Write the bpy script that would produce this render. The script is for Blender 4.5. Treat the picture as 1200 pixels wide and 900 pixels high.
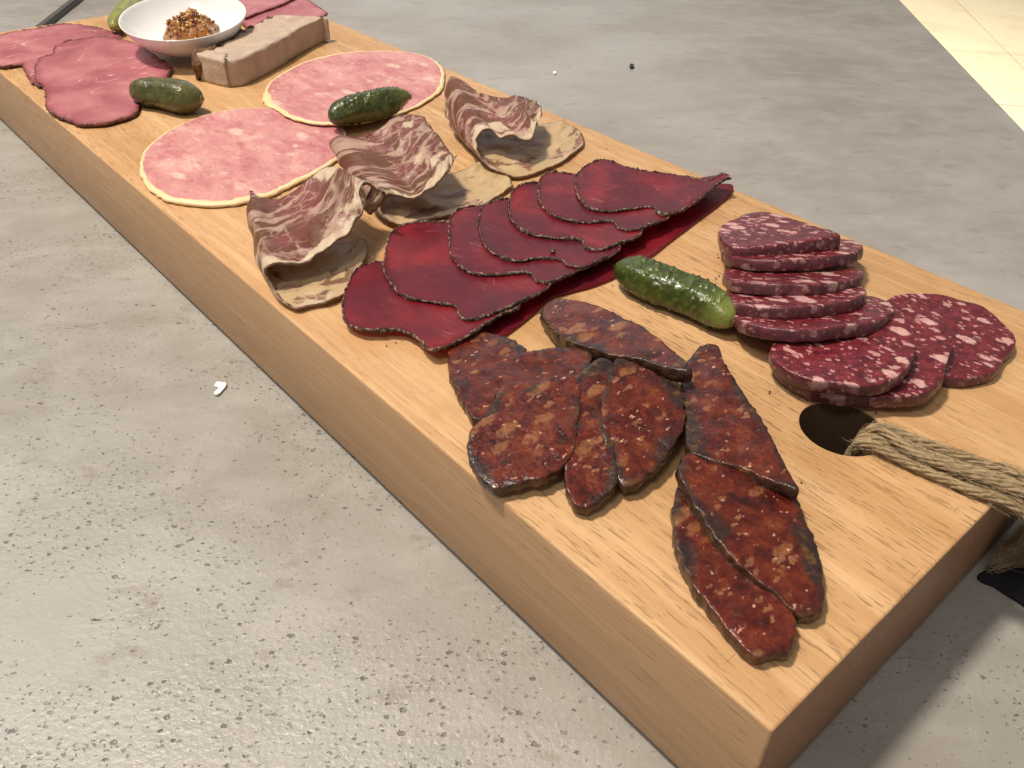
import bpy, bmesh, math, random
import numpy as np
from mathutils import Matrix, Vector, noise as mn

for o in list(bpy.data.objects): bpy.data.objects.remove(o)
scene = bpy.context.scene
col = scene.collection
random.seed(4); rng = np.random.default_rng(4)

# ------------------------------------------------------------------ camera
S = 0.2 / 0.19
CAM_ROT = (0.910046975, -0.0233668366, 7.13663993 - 2 * math.pi)
CAM_LOC = np.array([0.0304313898, -0.0967964354, 0.188963152]) * S
FPX = 994.677864                      # focal length for a 1200 px wide frame
LEN, WID, TH = 0.556705766 * S, 0.2, 0.0393370043 * S
cd = bpy.data.cameras.new('camera'); cam = bpy.data.objects.new('camera', cd); col.objects.link(cam)
cam.location = CAM_LOC; cam.rotation_euler = CAM_ROT
cd.sensor_width = 36; cd.lens = FPX / 1200 * 36; cd.clip_start = 0.01; cd.clip_end = 50
cd.dof.use_dof = True; cd.dof.focus_distance = 0.30; cd.dof.aperture_fstop = 110.0
scene.camera = cam

# ------------------------------------------------------------------ room light
w = bpy.data.worlds.new('World'); scene.world = w; w.use_nodes = True
bg = w.node_tree.nodes['Background']; bg.inputs[0].default_value = (1.0, 0.95, 0.90, 1); bg.inputs[1].default_value = 0.25
def lamp(name, loc, target, size, power, color):
    l = bpy.data.lights.new(name, 'AREA'); l.shape = 'DISK'; l.size = size; l.energy = power; l.color = color
    o = bpy.data.objects.new(name, l); col.objects.link(o); o.location = loc
    o.rotation_euler = (Vector(target) - Vector(loc)).to_track_quat('-Z', 'Y').to_euler(); return o
lamp('ceiling_lamp', (-0.62, -0.38, 1.75), (-0.2, 0.1, 0.0), 0.22, 38, (1.0, 0.89, 0.75))
lamp('ceiling_lamp', (-1.55, -0.45, 1.75), (-0.2, 0.0, 0.0), 1.3, 8, (0.97, 0.96, 0.98))  # large weak lamp added to put glare on the near table
lamp('window_light', (-2.3, 1.75, 1.25), (-0.3, 0.1, 0.0), 1.9, 5, (0.92, 0.94, 1.0))
lamp('ceiling_lamp', (0.15, -1.0, 1.7), (-0.2, 0.0, 0.0), 0.45, 8, (1.0, 0.95, 0.88))
sp = bpy.data.lights.new('floor_spot', 'SPOT'); sp.energy = 600; sp.color = (1.0, 0.88, 0.66); sp.spot_size = math.radians(80); sp.spot_blend = 0.4; sp.shadow_soft_size = 0.06
so = bpy.data.objects.new('floor_spot', sp); col.objects.link(so); so.location = (-1.9, 2.1, 1.75)
so.rotation_euler = Vector((-0.25, 0.55, -2.5)).to_track_quat('-Z', 'Y').to_euler()
scene.view_settings.view_transform = 'Standard'; scene.view_settings.look = 'None'
scene.view_settings.exposure = 0.08; scene.view_settings.gamma = 1.0

# ------------------------------------------------------------------ helpers
_R = np.array(Matrix.Identity(3)); 
from mathutils import Euler
_R = np.array(Euler(CAM_ROT, 'XYZ').to_matrix())
def U(px, py, zmm=0.0, base=TH):
    """point at height zmm (mm above the board top) seen at a place of the 1200x900 photograph"""
    d = _R @ np.array([(px - 600) / FPX, -(py - 450) / FPX, -1.0])
    z = base + zmm * 0.001
    return CAM_LOC + d * ((z - CAM_LOC[2]) / d[2])
ZO = {1: (0, 0, 3.0), 2: (130, 40, 3.0), 3: (280, 80, 1200 / 420), 4: (390, 170, 2.5), 5: (500, 330, 2.5),
      6: (640, 500, 3.0), 7: (800, 220, 3.0), 8: (900, 440, 4.0), 9: (0, 0, 6.0), 10: (120, 0, 1200 / 280), 0: (0, 0, 1.0)}
def Z(k, pts):
    ox, oy, s = ZO[k]
    return [(ox + p[0] / s, oy + p[1] / s) + tuple(p[2:]) for p in pts]
def zl(pts, A, zA, B, zB):
    """heights that run from zA at A to zB at B"""
    A, B = np.array(A, float), np.array(B, float); d = B - A; n = d @ d
    return [(p[0], p[1], zA + (zB - zA) * float(((np.array(p[:2]) - A) @ d) / n)) for p in pts]

def tag(o, label, cat, group=None):
    o['label'] = label; o['category'] = cat
    if group: o['group'] = group
    return o
def empty(name, loc):
    o = bpy.data.objects.new(name, None); col.objects.link(o); o.location = loc; o.empty_display_size = 0.01; return o
def mesh_obj(name, V, F, mat, parent=None, attrs=None, smooth=True, kind=None):
    V = np.asarray(V, float)
    c = V.mean(0) if parent is None else np.array(parent.location)
    if parent is None: c = np.array([c[0], c[1], V[:, 2].min()])
    me = bpy.data.meshes.new(name); me.from_pydata([tuple(v) for v in V - c], [], F); 
    for k, a in (attrs or {}).items():
        a = np.asarray(a, float)
        if a.ndim == 1:
            at = me.attributes.new(k, 'FLOAT', 'POINT'); at.data.foreach_set('value', a)
        else:
            at = me.attributes.new(k, 'FLOAT_VECTOR', 'POINT'); at.data.foreach_set('vector', a.ravel())
    bm = bmesh.new(); bm.from_mesh(me); bmesh.ops.recalc_face_normals(bm, faces=bm.faces); bm.to_mesh(me); bm.free()
    if smooth: me.polygons.foreach_set('use_smooth', [True] * len(me.polygons))
    if mat: me.materials.append(mat)
    o = bpy.data.objects.new(name, me); col.objects.link(o); 
    if parent is None: o.location = c
    else: o.parent = parent
    if kind: o['kind'] = kind
    return o
def nz(x, y, z=0.0, s=1.0): return mn.noise(Vector((x * s, y * s, z)))

def raise_to(p, zf):
    """give a point of a flat layout the height zf(x, y) of the pile it lies on"""
    d = _R.T @ (p - CAM_LOC); x = 600 - FPX * d[0] / d[2]; y = 450 + FPX * d[1] / d[2]
    h = zf(x, y) * .001
    return p + (CAM_LOC - p) * (h / (CAM_LOC[2] - p[2]))
def closed_spline(P, n):
    P = np.asarray(P, float); m = len(P); out = []
    per = max(6, int(math.ceil(240 / m)))
    for i in range(m):
        p0, p1, p2, p3 = P[i - 1], P[i], P[(i + 1) % m], P[(i + 2) % m]
        for t in np.arange(per) / per:
            out.append(0.5 * ((2 * p1) + (-p0 + p2) * t + (2 * p0 - 5 * p1 + 4 * p2 - p3) * t * t + (-p0 + 3 * p1 - 3 * p2 + p3) * t ** 3))
    out = np.array(out); q = np.vstack([out, out[:1]])
    L = np.concatenate([[0], np.cumsum(np.linalg.norm(np.diff(q, axis=0), axis=1))])
    s = np.arange(n) / n * L[-1]
    return np.stack([np.interp(s, L, q[:, k]) for k in range(3)], 1)
def open_spline(P, n):
    P = np.asarray(P, float); D = P.shape[1]; out = []
    Q = np.vstack([2 * P[0] - P[1], P, 2 * P[-1] - P[-2]])
    for i in range(1, len(Q) - 2):
        p0, p1, p2, p3 = Q[i - 1:i + 3]
        for t in np.arange(16) / 16:
            out.append(0.5 * ((2 * p1) + (-p0 + p2) * t + (2 * p0 - 5 * p1 + 4 * p2 - p3) * t * t + (-p0 + 3 * p1 - 3 * p2 + p3) * t ** 3))
    out.append(P[-1]); out = np.array(out)
    L = np.concatenate([[0], np.cumsum(np.linalg.norm(np.diff(out[:, :3], axis=0), axis=1))])
    s = np.linspace(0, L[-1], n)
    return np.stack([np.interp(s, L, out[:, k]) for k in range(D)], 1)

def slab(name, P, thick, mat, parent=None, n=120, rough=0.0, rscale=300, wav=0.0, wscale=60, bulge=0.0, rnd=0.8, center=None, seed=0, up=False, inset=0.0, warp=None, zf=None):
    """a slice: closed outline of its top face, thickness downwards with a rounded edge"""
    P = closed_spline(P, n); c = P.mean(0) if center is None else np.array(center, float)
    A = P - c
    nrm = np.array([0, 0, 1.0])
    if not up:
        u_, s_, vt = np.linalg.svd(A - A.mean(0)); nrm = vt[2] * (1 if vt[2][2] > 0 else -1)
    rad = np.linalg.norm(A, axis=1)
    if rough or inset:
        f = np.array([1 + (rough * (nz(p[0], p[1], seed * 7.3, rscale) + 0.5 * nz(p[0], p[1], seed * 3.1 + 5, rscale * 2.6)) - inset) / r for p, r in zip(P, rad)])
        A = A * f[:, None]; rad = rad * f
    R = float(rad.mean()); r0 = min(rnd * thick / R, 0.25)
    prof = []                                        # (radius factor, depth 0..1)
    for r in np.linspace(0.06, 1 - r0, 12): prof.append((r, 0.0))
    for a in np.linspace(0, 90, 5)[1:]: prof.append((1 - r0 + r0 * math.sin(math.radians(a)) , 0.42 * (1 - math.cos(math.radians(a)))))
    for a in np.linspace(0, 90, 4)[1:]: prof.append((1 - 0.6 * r0 * (1 - math.cos(math.radians(a))), 0.42 + 0.58 * math.sin(math.radians(a))))
    for r in (0.7, 0.35, 0.08): prof.append((r * (1 - .6 * r0), 1.0))
    V = [c.copy()]; E_ = [R * 1000]; C = [np.zeros(3)]
    # local 2D frame for the texture
    ex = np.array([1.0, 0, 0]) - nrm * nrm[0]; ex /= np.linalg.norm(ex); ey = np.cross(nrm, ex)
    for r, d in prof:
        q = c + A * r - nrm * (d * thick)
        for k in range(n):
            V.append(q[k]); E_.append((1 - r) * rad[k] * 1000); C.append(np.array([A[k] @ ex * r, A[k] @ ey * r, -d * thick]) * 1000)
    V.append(c - nrm * thick); E_.append(R * 1000); C.append(np.array([0, 0, -thick * 1000]))
    V = np.array(V); C = np.array(C)
    # bulge / waviness, same on both faces
    for i in range(len(V)):
        h = 0.0
        if wav: h += wav * (nz(V[i][0], V[i][1], seed * 2.7, wscale) + .4 * nz(V[i][0], V[i][1], seed * 1.7 + 9, wscale * 2.7))
        if bulge: h += bulge * min(1.0, E_[i] / (R * 500))
        V[i] += nrm * h
        if zf: V[i] = raise_to(V[i], zf)
    F = [(0, 1 + k, 1 + (k + 1) % n) for k in range(n)]
    for j in range(len(prof) - 1):
        a = 1 + j * n; b = a + n
        F += [(a + k, b + k, b + (k + 1) % n, a + (k + 1) % n) for k in range(n)]
    a = 1 + (len(prof) - 1) * n; e = len(V) - 1
    F += [(e, a + (k + 1) % n, a + k) for k in range(n)]
    C = C + np.array([seed * 137.0, seed * 71.0, seed * 13.0])
    ang = np.zeros(len(V))
    o = mesh_obj(name, V, F, mat, parent, {'co': C, 'edge': np.array(E_)})
    return o, c + A, nrm

def tube(name, P, w, h, mat, parent, closed=True, sides=8, rough=0.0, rscale=700, seed=0, nrm=(0, 0, 1), n=None, taper=None, kind=None, smooth=True):
    P = np.asarray(P, float); n = len(P); nrm = np.array(nrm, float); V = []; C = []
    T = (np.roll(P, -1, 0) - np.roll(P, 1, 0)) if closed else np.gradient(P, axis=0)
    T /= np.linalg.norm(T, axis=1)[:, None] + 1e-12
    run = np.concatenate([[0], np.cumsum(np.linalg.norm(np.diff(P, axis=0), axis=1))])
    for i in range(n):
        s = np.cross(T[i], nrm); s /= np.linalg.norm(s) + 1e-9; u = np.cross(s, T[i])
        k = 1.0 if taper is None else taper(i / (n - 1))
        for j in range(sides):
            a = 2 * math.pi * j / sides
            f = k * (1 + rough * (nz(*(P[i][:2] + s[:2] * w * math.cos(a)), seed + j * .35, rscale) + .6 * nz(run[i], j * .001, seed + 4.0 + j, rscale * 2.5)))
            V.append(P[i] + f * (s * w * math.cos(a) + u * h * math.sin(a))); C.append((run[i] * 1000, j * 1.3, seed * 17.0))
    F = []
    for i in range(n if closed else n - 1):
        a = i * sides; b = ((i + 1) % n) * sides
        F += [(a + j, b + j, b + (j + 1) % sides, a + (j + 1) % sides) for j in range(sides)]
    if not closed:
        F.append(tuple(range(sides))); F.append(tuple((n - 1) * sides + j for j in reversed(range(sides))))
    return mesh_obj(name, V, F, mat, parent, {'co': np.array(C), 'edge': np.zeros(len(V))}, kind=kind, smooth=smooth)

# ------------------------------------------------------------------ material kit
class NT:
    def __init__(s, name):
        s.m = bpy.data.materials.new(name); s.m.use_nodes = True; s.t = s.m.node_tree
        s.bsdf = s.t.nodes['Principled BSDF']; s.out = s.t.nodes['Material Output']
    def n(s, typ, **kw):
        o = s.t.nodes.new(typ)
        for k, v in kw.items(): setattr(o, k, v)
        return o
    def put(s, sock, v):
        if isinstance(v, bpy.types.NodeSocket): s.t.links.new(v, sock)
        elif isinstance(v, (tuple, list)) and len(v) == 3 and sock.type == 'RGBA': sock.default_value = (*v, 1)
        else: sock.default_value = v
    def attr(s, name, fac=False):
        a = s.n('ShaderNodeAttribute', attribute_name=name); return a.outputs['Fac' if fac else 'Vector']
    def obj(s, scale=1000.0):
        c = s.n('ShaderNodeTexCoord'); m = s.n('ShaderNodeMapping'); s.t.links.new(c.outputs['Object'], m.inputs[0]); m.inputs['Scale'].default_value = (scale,) * 3; return m.outputs[0]
    def map(s, v, scale=(1, 1, 1), rot=(0, 0, 0), loc=(0, 0, 0)):
        m = s.n('ShaderNodeMapping'); s.put(m.inputs[0], v); m.inputs['Scale'].default_value = scale; m.inputs['Rotation'].default_value = rot; m.inputs['Location'].default_value = loc; return m.outputs[0]
    def noise(s, v, scale, detail=3, rough=0.55, dist=0.0, color=False):
        m = s.n('ShaderNodeTexNoise'); s.put(m.inputs['Vector'], v); m.inputs['Scale'].default_value = scale; m.inputs['Detail'].default_value = detail
        m.inputs['Roughness'].default_value = rough; m.inputs['Distortion'].default_value = dist; return m.outputs['Color' if color else 'Fac']
    def voro(s, v, scale, feature='F1', out='Distance', rand=1.0):
        m = s.n('ShaderNodeTexVoronoi', feature=feature); s.put(m.inputs['Vector'], v); m.inputs['Scale'].default_value = scale
        m.inputs['Randomness'].default_value = rand; return m.outputs[out]
    def ramp(s, f, stops, interp='LINEAR'):
        r = s.n('ShaderNodeValToRGB'); r.color_ramp.interpolation = interp; e = r.color_ramp.elements
        while len(e) < len(stops): e.new(0.5)
        for k, (p, c) in enumerate(stops):
            e[k].position = p; e[k].color = (*c, 1) if isinstance(c, (tuple, list)) else (c, c, c, 1)
        s.put(r.inputs[0], f); return r.outputs[0]
    def rng(s, f, a, b, c=0.0, d=1.0, smooth=True):
        r = s.n('ShaderNodeMapRange'); r.interpolation_type = 'SMOOTHSTEP' if smooth else 'LINEAR'; s.put(r.inputs[0], f)
        for i, x in zip((1, 2, 3, 4), (a, b, c, d)): r.inputs[i].default_value = x
        return r.outputs[0]
    def mix(s, f, a, b, mode='MIX'):
        m = s.n('ShaderNodeMix', data_type='RGBA', blend_type=mode); s.put(m.inputs[0], f); s.put(m.inputs[6], a); s.put(m.inputs[7], b); return m.outputs[2]
    def math(s, op, a, b=0.0, clamp=False):
        m = s.n('ShaderNodeMath', operation=op, use_clamp=clamp); s.put(m.inputs[0], a); s.put(m.inputs[1], b); return m.outputs[0]
    def vadd(s, a, b, k):
        m = s.n('ShaderNodeVectorMath', operation='MULTIPLY_ADD'); s.put(m.inputs[0], b); m.inputs[1].default_value = (k, k, k); s.put(m.inputs[2], a); return m.outputs[0]
    def sep(s, v, ax):
        m = s.n('ShaderNodeSeparateXYZ'); s.put(m.inputs[0], v); return m.outputs[ax]
    def bump(s, h, dist=0.0005, strength=1.0, normal=None):
        b = s.n('ShaderNodeBump'); s.put(b.inputs['Height'], h); b.inputs['Distance'].default_value = dist; b.inputs['Strength'].default_value = strength
        if normal: s.put(b.inputs['Normal'], normal)
        return b.outputs[0]
    def fin(s, color=None, rough=0.5, bump=None, sss=0.0, sssr=(1, .4, .25), scale=0.001, spec=0.5, coat=0.0, coatr=0.1, transl=0.0, tcol=None):
        b = s.bsdf.inputs
        if color is not None: s.put(b['Base Color'], color)
        s.put(b['Roughness'], rough); b['Specular IOR Level'].default_value = spec
        if bump is not None: s.put(b['Normal'], bump)
        if sss: b['Subsurface Weight'].default_value = sss; b['Subsurface Radius'].default_value = sssr; b['Subsurface Scale'].default_value = scale
        if coat: b['Coat Weight'].default_value = coat; b['Coat Roughness'].default_value = coatr
        if transl:
            t = s.n('ShaderNodeBsdfTranslucent'); s.put(t.inputs[0], tcol if tcol is not None else color)
            mx = s.n('ShaderNodeMixShader'); mx.inputs[0].default_value = transl
            s.t.links.new(s.bsdf.outputs[0], mx.inputs[1]); s.t.links.new(t.outputs[0], mx.inputs[2]); s.t.links.new(mx.outputs[0], s.out.inputs[0])
        return s.m

def mat_table():
    t = NT('concrete_laminate'); v0 = t.obj(1000.0)
    v = t.map(v0, rot=(0, 0, -CAM_ROT[2]))
    st = t.map(v, scale=(1, 1.5, 1))
    big = t.noise(st, 0.009, 4, 0.55, 0.5)
    mid = t.noise(st, 0.04, 5, 0.6, 0.6)
    c = t.ramp(big, [(0.32, (0.256, 0.236, 0.207)), (0.5, (0.297, 0.280, 0.254)), (0.68, (0.348, 0.334, 0.312))])
    c = t.mix(t.rng(mid, 0.42, 0.68, 0, .30), c, (0.40, 0.382, 0.352))
    c = t.mix(t.rng(mid, 0.40, 0.26, 0, .32), c, (0.235, 0.212, 0.178))
    stain = t.noise(t.map(st, scale=(1, 1.2, 1)), 0.055, 4, 0.6, 0.3)
    c = t.mix(t.rng(stain, 0.58, 0.70, 0, 0.5), c, (0.215, 0.19, 0.155))
    fine = t.noise(t.map(v, scale=(1, 1.5, 1)), 0.8, 3, 0.6)
    c = t.mix(t.rng(fine, 0.40, 0.7, 0.0, 0.10), c, (0.25, 0.225, 0.19))
    # pitted patch: dense on one side of the sheet, almost none on the other
    zone = t.math('MULTIPLY', t.rng(t.noise(st, 0.013, 3, 0.5), 0.36, 0.58, 0.45, 1.1), t.rng(t.sep(v0, 1), 300.0, 20.0, 0.25, 1.0))
    pv = t.vadd(t.map(v, scale=(0.8, 1.1, 1)), t.noise(v, 0.8, 3, 0.6, color=True), 2.2)
    d1 = t.voro(pv, 0.34); sel1 = t.sep(t.voro(pv, 0.34, out='Color'), 0)
    rad = t.math('MULTIPLY', t.rng(sel1, 0.30, 1.0, 0.0, 0.23, False), zone)
    soft = t.rng(t.math('SUBTRACT', rad, d1), -0.06, 0.16)
    d2 = t.voro(pv, 0.75); sel2 = t.sep(t.voro(pv, 0.75, out='Color'), 1)
    soft2 = t.rng(t.math('SUBTRACT', t.math('MULTIPLY', t.rng(sel2, 0.45, 1, 0, 0.36, False), zone), d2), -0.05, 0.18)
    c = t.mix(t.math('MULTIPLY', soft, 0.42), c, (0.15, 0.128, 0.10))
    c = t.mix(t.math('MULTIPLY', soft2, 0.16), c, (0.19, 0.165, 0.13))
    d3 = t.voro(t.map(pv, loc=(7, 3, 0)), 0.5); s3 = t.sep(t.voro(t.map(pv, loc=(7, 3, 0)), 0.5, out='Color'), 2)
    c = t.mix(t.math('MULTIPLY', t.rng(t.math('SUBTRACT', t.rng(s3, .40, 1, 0, .30, False), d3), -.03, .12), t.math('MULTIPLY', zone, .75)), c, (0.62, 0.58, 0.52))  # pale flecks: highlights of the pit edges painted into the colour
    h = t.math('SUBTRACT', t.math('MULTIPLY', mid, 0.06), t.math('ADD', t.math('MULTIPLY', soft, 1.0), t.math('MULTIPLY', soft2, 0.5)))
    h = t.math('ADD', h, t.math('MULTIPLY', t.math('MULTIPLY', t.noise(v, .55, 3, .55), 0.45), zone))
    rr = t.rng(mid, 0.3, 0.7, 0.32, 0.46)
    return t.fin(c, rr, t.bump(h, 0.0007, 1.0), spec=0.5)

def mat_wood():
    t = NT('beech_wood'); v = t.obj(1000.0)
    wv = t.vadd(v, t.noise(t.map(v, scale=(0.2, 1, 1)), 0.022, 3, 0.5, color=True), 11.0)
    band = t.noise(t.map(wv, scale=(0.09, 1, 1)), 0.045, 4, 0.6)
    fib = t.noise(t.map(wv, scale=(0.035, 1, 1)), 0.65, 5, 0.75)
    c = t.ramp(band, [(0.28, (0.43, 0.235, 0.098)), (0.5, (0.535, 0.318, 0.148)), (0.72, (0.62, 0.400, 0.205))])
    c = t.mix(t.rng(fib, 0.36, 0.68, 0.0, 0.55), c, (0.42, 0.225, 0.102))
    lite = t.noise(t.map(wv, scale=(0.03, 1, 1)), 0.35, 3, 0.6)
    c = t.mix(t.rng(lite, 0.48, 0.70, 0.0, 0.34), c, (0.74, 0.51, 0.275))
    pz = t.noise(t.map(wv, scale=(0.085, 1, 1)), 1.25, 2, 0.6)
    dens = t.noise(t.map(v, scale=(0.3, 1, 1)), 0.018, 3)
    po = t.math('MULTIPLY', t.rng(pz, 0.575, 0.69), t.rng(dens, 0.36, 0.60, 0.30, 1.0))
    c = t.mix(t.math('MULTIPLY', po, 0.62), c, (0.22, 0.10, 0.04))
    # oil soaked blotches and handling marks
    oil = t.noise(v, 0.022, 4, .6, .6)
    c = t.mix(t.rng(oil, 0.52, 0.68, 0, .42), c, (0.44, 0.235, 0.088))
    g = t.n('ShaderNodeTexCoord'); nx = t.math('ABSOLUTE', t.sep(g.outputs['Normal'], 0))
    end = t.rng(nx, 0.8, 0.95)
    c = t.mix(t.math('MULTIPLY', end, 0.78), c, t.mix(t.noise(v, .5, 4, .7), (0.19, 0.078, 0.042), (0.30, 0.135, 0.078)))
    ny = t.rng(t.math('ABSOLUTE', t.sep(g.outputs['Normal'], 1)), 0.8, 0.95)
    c = t.mix(t.math('MULTIPLY', ny, 0.45), c, (0.42, 0.27, 0.165))  # side faces toned browner, part of their shade is in the colour
    nick = t.noise(t.map(v, scale=(1.6, .08, .08), rot=(0, 0, .35)), .9, 1)
    cut = t.math('MULTIPLY', t.rng(nick, .73, .78), t.rng(t.noise(v, .02, 2), .52, .62))
    c = t.mix(t.math('MULTIPLY', cut, .35), c, (0.30, 0.15, 0.06))
    h = t.math('ADD', t.math('MULTIPLY', fib, 0.35), t.math('MULTIPLY', t.math('ADD', po, cut), -0.8))
    return t.fin(c, t.math('SUBTRACT', t.rng(fib, 0.3, 0.7, 0.44, 0.58), t.rng(oil, .5, .7, 0, .12)), t.bump(h, 0.0004, 0.7), spec=0.4)

def mat_beef():
    t = NT('cured_beef'); v = t.attr('co'); e = t.attr('edge', True)
    a = t.noise(v, 0.045, 3, 0.5, 0.4); f = t.noise(t.map(v, scale=(0.35, 1.8, 1), rot=(0, 0, .5)), 0.45, 5, 0.7, 0.3)
    c = t.ramp(a, [(0.32, (0.098, 0.008, 0.019)), (0.5, (0.155, 0.010, 0.020)), (0.70, (0.29, 0.018, 0.026))])
    c = t.mix(t.rng(f, 0.42, 0.75, 0, 0.38), c, (0.085, 0.008, 0.022))
    vein = t.noise(t.map(v, scale=(0.6, 1.4, 1)), 0.05, 3, 0.5, 1.2)
    vf = t.math('MULTIPLY', t.rng(t.math('ABSOLUTE', t.math('SUBTRACT', vein, 0.5)), 0.0, 0.010, 1, 0), t.rng(t.noise(v, 0.07, 1), 0.56, 0.68))
    c = t.mix(t.math('MULTIPLY', vf, 0.5), c, (0.55, 0.16, 0.16))
    c = t.mix(t.rng(e, 0.3, 3.0, 0.45, 0.0), c, (0.075, 0.007, 0.018))
    return t.fin(c, t.rng(f, .3, .7, 0.27, 0.42), t.bump(t.math('ADD', t.math('MULTIPLY', f, .5), t.math('MULTIPLY', t.noise(v, .25, 2), 1.2)), 0.0004, 0.5), spec=0.45, transl=0.33, tcol=(0.85, 0.045, 0.045))
def mat_pepper():
    t = NT('pepper_crust'); v = t.attr('co'); o = t.obj(1000)
    a = t.noise(o, 0.8, 3, 0.7); 
    c = t.ramp(a, [(0.36, (0.012, 0.008, 0.008)), (0.49, (0.055, 0.028, 0.022)), (0.56, (0.24, 0.14, 0.10)), (0.68, (0.55, 0.42, 0.32))])
    return t.fin(c, 0.45, t.bump(t.noise(o, 1.8, 3, .7), 0.0008, 0.9), spec=0.5)
def mat_chorizo():
    t = NT('dried_sausage'); v = t.attr('co'); e = t.attr('edge', True)
    dv = t.vadd(v, t.noise(v, 0.45, 4, 0.6, color=True), 3.4)
    m = t.noise(dv, 0.17, 5, 0.65, 0.3)
    c = t.ramp(m, [(0.34, (0.027, 0.005, 0.004)), (0.47, (0.078, 0.010, 0.006)), (0.60, (0.138, 0.023, 0.009)), (0.74, (0.195, 0.070, 0.019))])
    c = t.mix(t.rng(t.noise(dv, .9, 4, .7), .48, .68, 0, .6), c, (0.045, 0.009, 0.008))
    for sc, th, amt, cols, rz in ((0.19, .25, .80, ((0.17, 0.052, 0.018), (0.31, 0.145, 0.058)), .6), (0.42, .52, .80, ((0.19, 0.055, 0.024), (0.34, 0.165, 0.08)), -.4), (0.95, .86, .85, ((0.45, 0.20, 0.12), (0.62, 0.40, 0.30)), 1.2)):
        st = t.map(dv, scale=(1.0, 0.5, 1), rot=(0, 0, rz), loc=(sc * 30, 0, 0))
        d = t.voro(st, sc); k = t.sep(t.voro(st, sc, out='Color'), 0)
        fat = t.rng(t.math('SUBTRACT', t.rng(k, th, 1.0, 0.0, 0.48, False), d), 0.0, 0.13)
        fat = t.math('MULTIPLY', fat, t.rng(t.noise(v, .4 + sc, 3, .6), .3, .6, .45, 1.0))
        c = t.mix(t.math('MULTIPLY', fat, amt), c, t.mix(t.noise(v, 0.35, 2), *cols))
    dk = t.noise(v, 0.05, 3, .55, .4)
    en = t.math('ADD', e, t.math('MULTIPLY', t.math('SUBTRACT', dk, 0.50), 28.0))
    sk = t.ramp(t.noise(v, .3, 4, .65), [(.35, (0.012, 0.010, 0.014)), (.55, (0.030, 0.018, 0.014)), (.68, (0.115, 0.060, 0.020))])
    c = t.mix(t.rng(en, -0.8, 3.6, 0.90, 0.0), c, sk)
    rim = t.math('ADD', e, t.math('MULTIPLY', t.noise(v, .5, 3), 1.2))
    c = t.mix(t.rng(rim, 0.4, 1.5, 0.88, 0.0), c, t.ramp(t.noise(v, .35, 3, .6), [(.35, (0.020, 0.010, 0.008)), (.55, (0.062, 0.027, 0.012)), (.72, (0.16, 0.080, 0.028))]))
    wr = t.noise(t.map(v, scale=(.8, .8, 2.5)), .9, 3, .6)
    h = t.math('ADD', t.noise(dv, .35, 3, .5), t.math('MULTIPLY', wr, .4))
    return t.fin(c, t.rng(t.noise(v, .9, 4, .65), .38, .62, 0.16, 0.36), t.bump(h, 0.0006, 0.5), spec=0.45)
def mat_salami():
    t = NT('salami'); v = t.attr('co'); e = t.attr('edge', True)
    dv = t.vadd(v, t.noise(v, 0.40, 3, 0.6, color=True), 2.6)
    m = t.noise(dv, 0.35, 5, 0.65)
    c = t.ramp(m, [(0.32, (0.050, 0.007, 0.012)), (0.5, (0.118, 0.013, 0.020)), (0.70, (0.21, 0.028, 0.036))])
    for sc, th, amt, cols, rz, ro in ((0.17, .20, .90, ((0.42, 0.165, 0.160), (0.70, 0.50, 0.46)), -.7, .50), (0.33, .26, .88, ((0.36, 0.115, 0.120), (0.60, 0.36, 0.33)), .3, .48), (0.62, .30, .85, ((0.34, 0.11, 0.115), (0.58, 0.32, 0.30)), 1.0, .46)):
        st = t.map(dv, scale=(0.62, 1.15, 1), rot=(0, 0, rz), loc=(sc * 40, 0, 0))
        d = t.voro(st, sc); k = t.sep(t.voro(st, sc, out='Color'), 0)
        fat = t.rng(t.math('SUBTRACT', t.rng(k, th, 1.0, 0.0, ro, False), d), -0.02, 0.10)
        c = t.mix(t.math('MULTIPLY', fat, amt), c, t.mix(t.noise(v, .55, 3), *cols))
    rim = t.math('ADD', e, t.math('MULTIPLY', t.noise(v, .5, 3), .9))
    c = t.mix(t.rng(rim, 0.3, 1.1, 0.70, 0.0), c, t.mix(t.noise(v, .4, 3), (0.040, 0.014, 0.020), (0.12, 0.055, 0.062)))
    h = t.math('ADD', t.noise(dv, .6, 4, .65), t.math('MULTIPLY', m, .4))
    return t.fin(c, t.rng(t.noise(v, .8, 3, .6), .36, .64, 0.17, 0.36), t.bump(h, 0.00045, 0.5), spec=0.5)
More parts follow.
